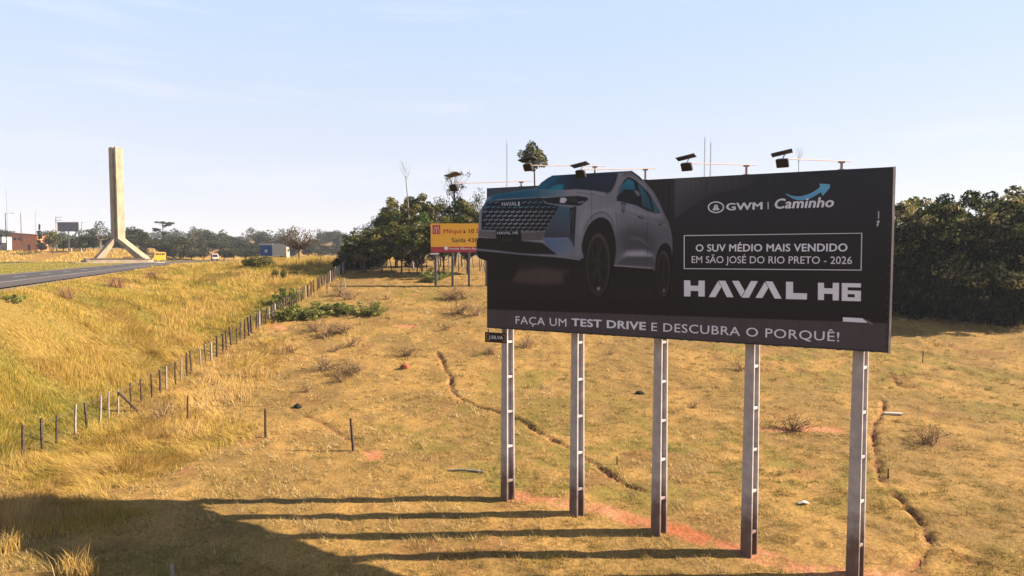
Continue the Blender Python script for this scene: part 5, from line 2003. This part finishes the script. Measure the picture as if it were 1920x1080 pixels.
# ------------------------------------------------------------------ monument
M_MON = mat('monument_concrete', (.30, .225, .155), .9, .2, .55, .3, col2=(.50, .395, .275))
M_MOND = mat('groove_shade_dark_beam', (.12, .09, .07), .9, .25, .6, .3)  # darkened so the core carries the groove's shade; the tie beams share it
my = 172.0
mxx = xat(222, my)
mz = float(road_z(172)) - .05
mon = thing('monument', 'tall concrete roadside monument of three folded slabs on a triangular base', 'monument', (mxx, my, mz))
topz = zat(277, my) - mz
kz = zat(447, my) - mz
for ang in (0, -132, 120):
    a = R(ang)
    er, et = Vector((math.cos(a), math.sin(a), 0)), Vector((-math.sin(a), math.cos(a), 0))
    prof = [(1.08, topz), (.66, topz), (.66, kz - .7), ({0: 5.4}.get(ang, 3.5), .9), ({0: 7.6}.get(ang, 5.4), .9), (1.08, kz)]
    if ang == 120:
        prof = [(1.08, topz), (.66, topz), (.66, kz), (1.08, kz)]
    hw = 1.6 if ang == 0 else 1.12
    V = [tuple(er * p[0] + et * s * hw + Vector((0, 0, p[1]))) for s in (-1, 1) for p in prof]
    n = len(prof)
    Fc = [(i, i + n, (i + 1) % n + n, (i + 1) % n) for i in range(n)]
    Fc += [(0, 1, 2, 5), (2, 3, 4, 5), (n, n + 5, n + 2, n + 1), (n + 2, n + 5, n + 4, n + 3)] if n == 6 else [(0, 1, 2, 3), (7, 6, 5, 4)]
    new_mesh('slab', V, Fc, M_MON, mon)
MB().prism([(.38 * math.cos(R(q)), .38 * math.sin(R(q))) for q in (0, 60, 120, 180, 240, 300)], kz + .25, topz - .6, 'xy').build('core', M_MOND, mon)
mb = MB()
rad = 8.4
tri = [(rad * math.cos(R(q)), rad * math.sin(R(q))) for q in (-9, 9, 111, 129, 231, 249)]
mb.prism(tri, -.5, .72, 'xy')
mb.build('base', M_MON, mon)
mb = MB()
tri2 = [(x_ * 1.32, y_ * 1.32) for x_, y_ in tri]
mb.prism(tri2, -.5, .22, 'xy')
mb.build('plinth', mat('pale_plinth', (.45, .36, .27), .9, .15, .8), mon)
mb = MB()
for q in range(3):
    a, b_ = tri[(q * 2 + 1) % 6], tri[(q * 2 + 2) % 6]
    mb.bar((a[0] * .9, a[1] * .9, .95), (b_[0] * .9, b_[1] * .9, .95), .5, .45)
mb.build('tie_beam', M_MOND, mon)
o = MB().tube([(0, 0, -.2), (0, 0, 1.0)], [.22, .18], 8).build('bollard', M_BARK)
o.location = (*on_ground(205, 491)[:2], mz)
tag(o, 'short dark post in the grass before the monument plinth', 'bollard')

# ------------------------------------------------------------------ vehicles
M_GLASS = mat('dark_vehicle_glass', (.02, .022, .025), .12, .1, 2, spec=.6)
M_TYRE = mat('tyre_rubber', (.015, .015, .015), .9, .2, 6)
M_RIM = mat('steel_rim', (.35, .34, .33), .4, .1, 6, metal=.6)
M_HEAD = mat('headlamp_glass', (.75, .72, .68), .2, .05, 4, spec=.6)


def wheel(root, x, y, r, w=.26):
    wh = MB().cyl((x, y, r), r, w, 'y', 20).build('wheel', M_TYRE, root)
    MB().cyl((x, y, r), r * .58, w + .03, 'y', 16).build('rim', M_RIM, wh)


def van(name, lab, cat, loc, rz, body, L=4.4, Wd=1.8, H=2.1, roof=None):
    root = thing(name, lab, cat, loc, rz)
    h = Wd / 2
    prof = [(-L / 2, .35), (L / 2 - .1, .35), (L / 2, .55), (L / 2 - .02, 1.0), (L / 2 - .35, 1.15), (L / 2 - .75, H - .15), (L / 2 - 1.1, H), (-L / 2 + .15, H), (-L / 2, H - .2)]
    MB().prism(prof, -h, h).build('body', body, root, bevel=.05)
    MB().hexa([(L / 2 - .33, -h * .84, 1.2), (L / 2 - .33, h * .84, 1.2), (L / 2 - .29, h * .84, 1.2), (L / 2 - .29, -h * .84, 1.2),
               (L / 2 - .70, -h * .78, H - .26), (L / 2 - .70, h * .78, H - .26), (L / 2 - .66, h * .78, H - .26), (L / 2 - .66, -h * .78, H - .26)]).build('windscreen', M_GLASS, root)
    for s in (-1, 1):
        for x0, x1 in ((L / 2 - 1.75, L / 2 - .95), (-L / 2 + 1.3, L / 2 - 1.9), (-L / 2 + .35, -L / 2 + 1.15)):
            MB().box(((x0 + x1) / 2, s * (h + .004), H - .55), (x1 - x0, .02, .5)).build('side_window', M_GLASS, root)
        MB().box((L / 2 - .02, s * h * .72, .82), (.06, .26, .2)).build('headlight', M_HEAD, root)
    MB().box((L / 2 + .02, 0, .45), (.14, Wd * .98, .2)).build('bumper', M_STEEL, root)
    MB().box((-L / 2 - .004, 0, H - .5), (.02, Wd * .75, .42)).build('rear_window', M_GLASS, root)
    for x_ in (L / 2 - .85, -L / 2 + .8):
        for s in (-1, 1):
            wheel(root, x_, s * (h - .1), .34)
    if roof:
        MB().box((-.3, 0, H + .05), (L * .55, Wd * .85, .12)).build('roof_load', roof, root)
    return root


M_YPAINT = mat('yellow_paint', (.68, .36, .015), .35, .05, 3, spec=.5)
M_WPAINT = mat('white_paint', (.62, .55, .5), .35, .05, 3, spec=.5)
M_RPAINT = mat('red_paint', (.42, .07, .05), .4, .1, 3)
Y = 198.0
van('yellow_van', 'yellow van parked at the road edge beside the monument', 'van', (xat(297, Y), Y, float(road_z(Y)) - .03), R(225), M_YPAINT, 3.7, 1.95, 2.75)
Y = 228.0
van('white_van', 'small pale van with a red roof load on the highway near the crest', 'van', (xat(403, Y), Y, float(road_z(Y)) + .05), R(-60), M_WPAINT, 4.6, 1.9, 2.3, M_RPAINT)

# lorry on the service road
Y = 132.0
lx = xat(499.5, Y)
lz = svc_z(Y) + .06
lor = thing('lorry', 'box lorry with a blue rear and grey side passing behind the grassy crest', 'lorry', (lx, Y, lz), R(90))
M_BLUEP = mat('blue_door_paint', (.02, .10, .30), .5, .1, 1)
M_TARP = mat('grey_side_panels', (.055, .057, .06), .7, .1, .7, spec=.1)
hb = zat(456.5, Y) - lz
MB().box((4.1, 0, (hb + 1.05) / 2), (8.0, 2.4, hb - 1.05)).build('cargo_box', M_TARP, lor, bevel=.03)
rd = MB().box((.07, 0, 1.1 + (hb - 1.5) / 2), (.06, 2.36, hb - 1.5)).build('rear_door', M_BLUEP, lor)
MB().box((.032, 0, 2.05), (.02, .5, .55)).build('door_emblem', M_WPAINT, rd)
MB().box((.06, 0, hb - .17), (.08, 2.4, .32)).build('rear_header', M_WPAINT, lor)
MB().box((4.5, 0, .85), (9.4, .9, .2)).build('chassis', M_STEEL, lor)
MB().prism([(8.4, .6), (10.2, .6), (10.3, 1.6), (9.95, 2.9), (8.4, 2.95)], -1.2, 1.2).build('cab', mat('cream_cab_paint', (.6, .5, .42), .4, .05, 2), lor, bevel=.06)
for s in (-1, 1):
    MB().box((9.35, s * 1.204, 2.2), (.9, .02, .7)).build('side_window', M_GLASS, lor)
    for x_ in (1.6, 2.7, 9.3):
        wheel(lor, x_, s * 1.02, .5, .3)

# ------------------------------------------------------------------ far left: poles, house, billboard, masts
M_CPOLE = mat('pale_concrete_pole', (.36, .33, .31), .9, .15, 2)
M_DPOLE = mat('dark_pole', (.10, .09, .09), .8, .2, 2)
UP = [((14, 455), 400, .14, M_DPOLE, 'lamp', 'dark street lamp with one long arm at the left border'),
      ((43, 455), 399, .22, M_CPOLE, 'plain', 'thick pale concrete pole in front of the brick building'),
      ((108, 463), 407, .15, M_CPOLE, 'cross', 'utility pole with two crossarms beside the far grey billboard'),
      ((156, 465), 416, .15, M_CPOLE, 'arm', 'utility pole with one thin arm right of the far grey billboard')]
for p, ty, r_, m_, kind_, lab in UP:
    c = on_ground(p[0], p[1])
    Yp = min(c[1], 236)
    c = np.array([xat(p[0], Yp), Yp, gh(xat(p[0], Yp), Yp)])
    H = zat(ty, Yp) - c[2]
    o = thing('street_lamp' if kind_ == 'lamp' else 'utility_pole', lab, 'lamp post' if kind_ == 'lamp' else 'utility pole', c)
    MB().tube([(0, 0, -.3), (0, 0, H)], [r_ * 1.25, r_ * .8], 8).build('pole', m_, o)
    if kind_ == 'lamp':
        MB().tube([(0, 0, H), (1.0, -.1, H + .12), (2.6, -.2, H + .02)], .05, 5).build('arm', m_, o)
        MB().box((2.75, -.2, H), (.6, .25, .12)).build('lamp_head', M_LAMP, o)
    if kind_ == 'cross':
        for dz in (.1, 1.15):
            MB().box((.9, 0, H - dz), (2.3, .1, .12)).build('crossarm', m_, o)
            for q in (.1, .9, 1.7):
                MB().tube([(q, 0, H - dz + .06), (q, 0, H - dz + .28)], .05, 5).build('insulator', M_DPOLE, o)
    if kind_ == 'arm':
        MB().tube([(0, 0, H - .1), (1.9, 0, H)], .04, 5).build('arm', m_, o)
# brick building
Y = 236.0
x0 = xat(24, Y)
g = gh(xat(45, Y), Y)
bl = thing('brick_building', 'low orange brick building behind the dry slope at the left', 'building', (x0, Y, g - .4))
M_BRICK = mat('orange_brick', (.80, .34, .17), .9, .2, 3, .3)
bw = xat(72, Y) - x0
bh_ = zat(441, Y) - g + .4
MB().box((bw / 2, 3, bh_ / 2), (bw, 6, bh_)).build('wall', M_BRICK, bl)
MB().prism([(-.4, bh_), (bw + .4, bh_), (bw + .4, bh_ + .15), (-.4, bh_ + .9)], -.4, 6.4).build('roof', mat('pinkish_roof', (.36, .24, .21), .9, .15, 1), bl)
for q in (1.1, 2.7):
    MB().box((q, -.02, bh_ - 1.25), (1.0, .08, 1.0)).build('window', M_GLASS, bl)
MB().box((5.9, -.02, 1.5), (.9, .08, 2.1)).build('door', M_DPOLE, bl)
Y = 240.0
xw = xat(-6, Y); g = gh(xat(0, Y), Y)
wb = thing('white_building', 'low white flat-roofed building at the left border', 'building', (xw, Y, g - .3))
hh = zat(444, Y) - g + .3
bw2 = xat(6, Y) - xw
MB().box((bw2 / 2, 2.5, hh / 2), (bw2, 5, hh)).build('wall', mat('white_render', (.6, .58, .58), .9, .08, 1), wb)
MB().box((bw2 / 2, 2.5, hh + .12), (bw2 + .5, 5.5, .24)).build('roof', M_GREYP, wb)
MB().box((bw2 * .6, -.02, hh * .5), (1.2, .06, .9)).build('window', M_GLASS, wb)
# far billboard
Y = 226.0
xb = xat(111, Y); g = gh(xat(130, Y), Y)
fb = thing('far_billboard', 'grey unlit billboard on a single post beyond the slope left of the monument', 'billboard', (xb, Y, g))
z0_, z1_ = zat(434, Y) - g, zat(417, Y) - g
bw3 = xat(150.5, Y) - xb
MB().box((bw3 / 2, 0, (z0_ + z1_) / 2), (bw3, .3, z1_ - z0_)).build('panel', mat('grey_blue_poster', (.22, .23, .28), .7, .12, .8), fb)
MB().box((bw3 / 2, -.16, z1_ + .04), (bw3 + .2, .2, .14)).build('top_rail', M_STEEL2, fb)
MB().tube([(bw3 * .47, .3, -.3), (bw3 * .47, .3, z1_ - .2)], .2, 8).build('post', M_DPOLE, fb)
# pale gate piers and wall in front of it
for k, px in enumerate((134, 153)):
    c = on_ground(px, 466)
    Yp = min(c[1], 224)
    x_ = xat(px, Yp)
    o = thing('gate_pier', ('left' if k == 0 else 'right') + ' one of two pale piers at the foot of the far billboard', 'pier', (x_, Yp, gh(x_, Yp)))
    MB().box((0, 0, .65), (.4, .4, 1.5)).build('shaft', M_POSTL, o)
    MB().box((0, 0, 1.46), (.52, .52, .12)).build('cap', M_CPOLE, o)
M_MAST = mat('faint_steel_mast', (.30, .30, .34), .7, .1, 1)
# masts far behind
for px, ty, Y, lab in ((950, 268, 230, 'thin radio mast rising behind the left end of the billboard'), (1318, 258, 300, 'faint radio mast behind the billboard, left of a close pair'),
                       (1329, 268, 260, 'thin dark radio mast behind the billboard, right of a close pair'), (70, 396, 420, 'faint lattice mast above the brick building'),
                       (17, 355, 430, 'very faint mast at the left border above the street lamp')):
    x_ = xat(px, Y)
    g = float(base_h(np.array([x_]), np.array([Y]))[0])
    H = zat(ty, Y) - g
    o = thing('radio_mast', lab, 'mast', (x_, Y, g))
    m = MB()
    w_ = .28
    for q in range(3):
        a = 2.1 * q
        m.tube([(w_ * math.cos(a), w_ * math.sin(a), 0), (w_ * .6 * math.cos(a), w_ * .6 * math.sin(a), H)], .05, 4)
    for q in range(int(H / 1.2)):
        a, b_ = 2.1 * (q % 3), 2.1 * ((q + 1) % 3)
        m.bar((w_ * .8 * math.cos(a), w_ * .8 * math.sin(a), q * 1.2), (w_ * .8 * math.cos(b_), w_ * .8 * math.sin(b_), q * 1.2 + 1.1), .04)
    m.build('lattice', M_MAST if Y > 350 else M_DPOLE, o)
    MB().tube([(0, 0, H - .1), (0, 0, H + 2.0)], .04, 4).build('antenna', M_MAST, o)
Y = 120.0
x = xat(1493, Y); g = gh(x, Y)
H = zat(274, Y) - g
o = thing('pole_tree', 'faint thin bare tree rising behind the billboard near the rightmost floodlight', 'tree', (x, Y, g))
m = MB(); limb(m, (0, 0, -.2), (0, 0, H * .88), .12, .05, t_, .006, 6, 6); m.build('trunk', M_BARKP, o)
twig_fan(10, H * .82, H, 1.2, .02, 15).build('crown', M_BARKP, o)

# ------------------------------------------------------------------ the air
M_HAZE = bpy.data.materials.new('haze')
M_HAZE.use_nodes = True
N, L = M_HAZE.node_tree.nodes, M_HAZE.node_tree.links
N.clear()
ho = N.new('ShaderNodeOutputMaterial')
hv = N.new('ShaderNodeVolumePrincipled')
hv.inputs['Color'].default_value = (.80, .86, 1.0, 1)
hv.inputs['Density'].default_value = .00020
hv.inputs['Anisotropy'].default_value = .1
L.new(hv.outputs['Volume'], ho.inputs['Volume'])
hz_o = MB().box((0, 1500, 26), (4400, 3700, 80)).build('haze', M_HAZE)
tag(hz_o, kind='stuff')
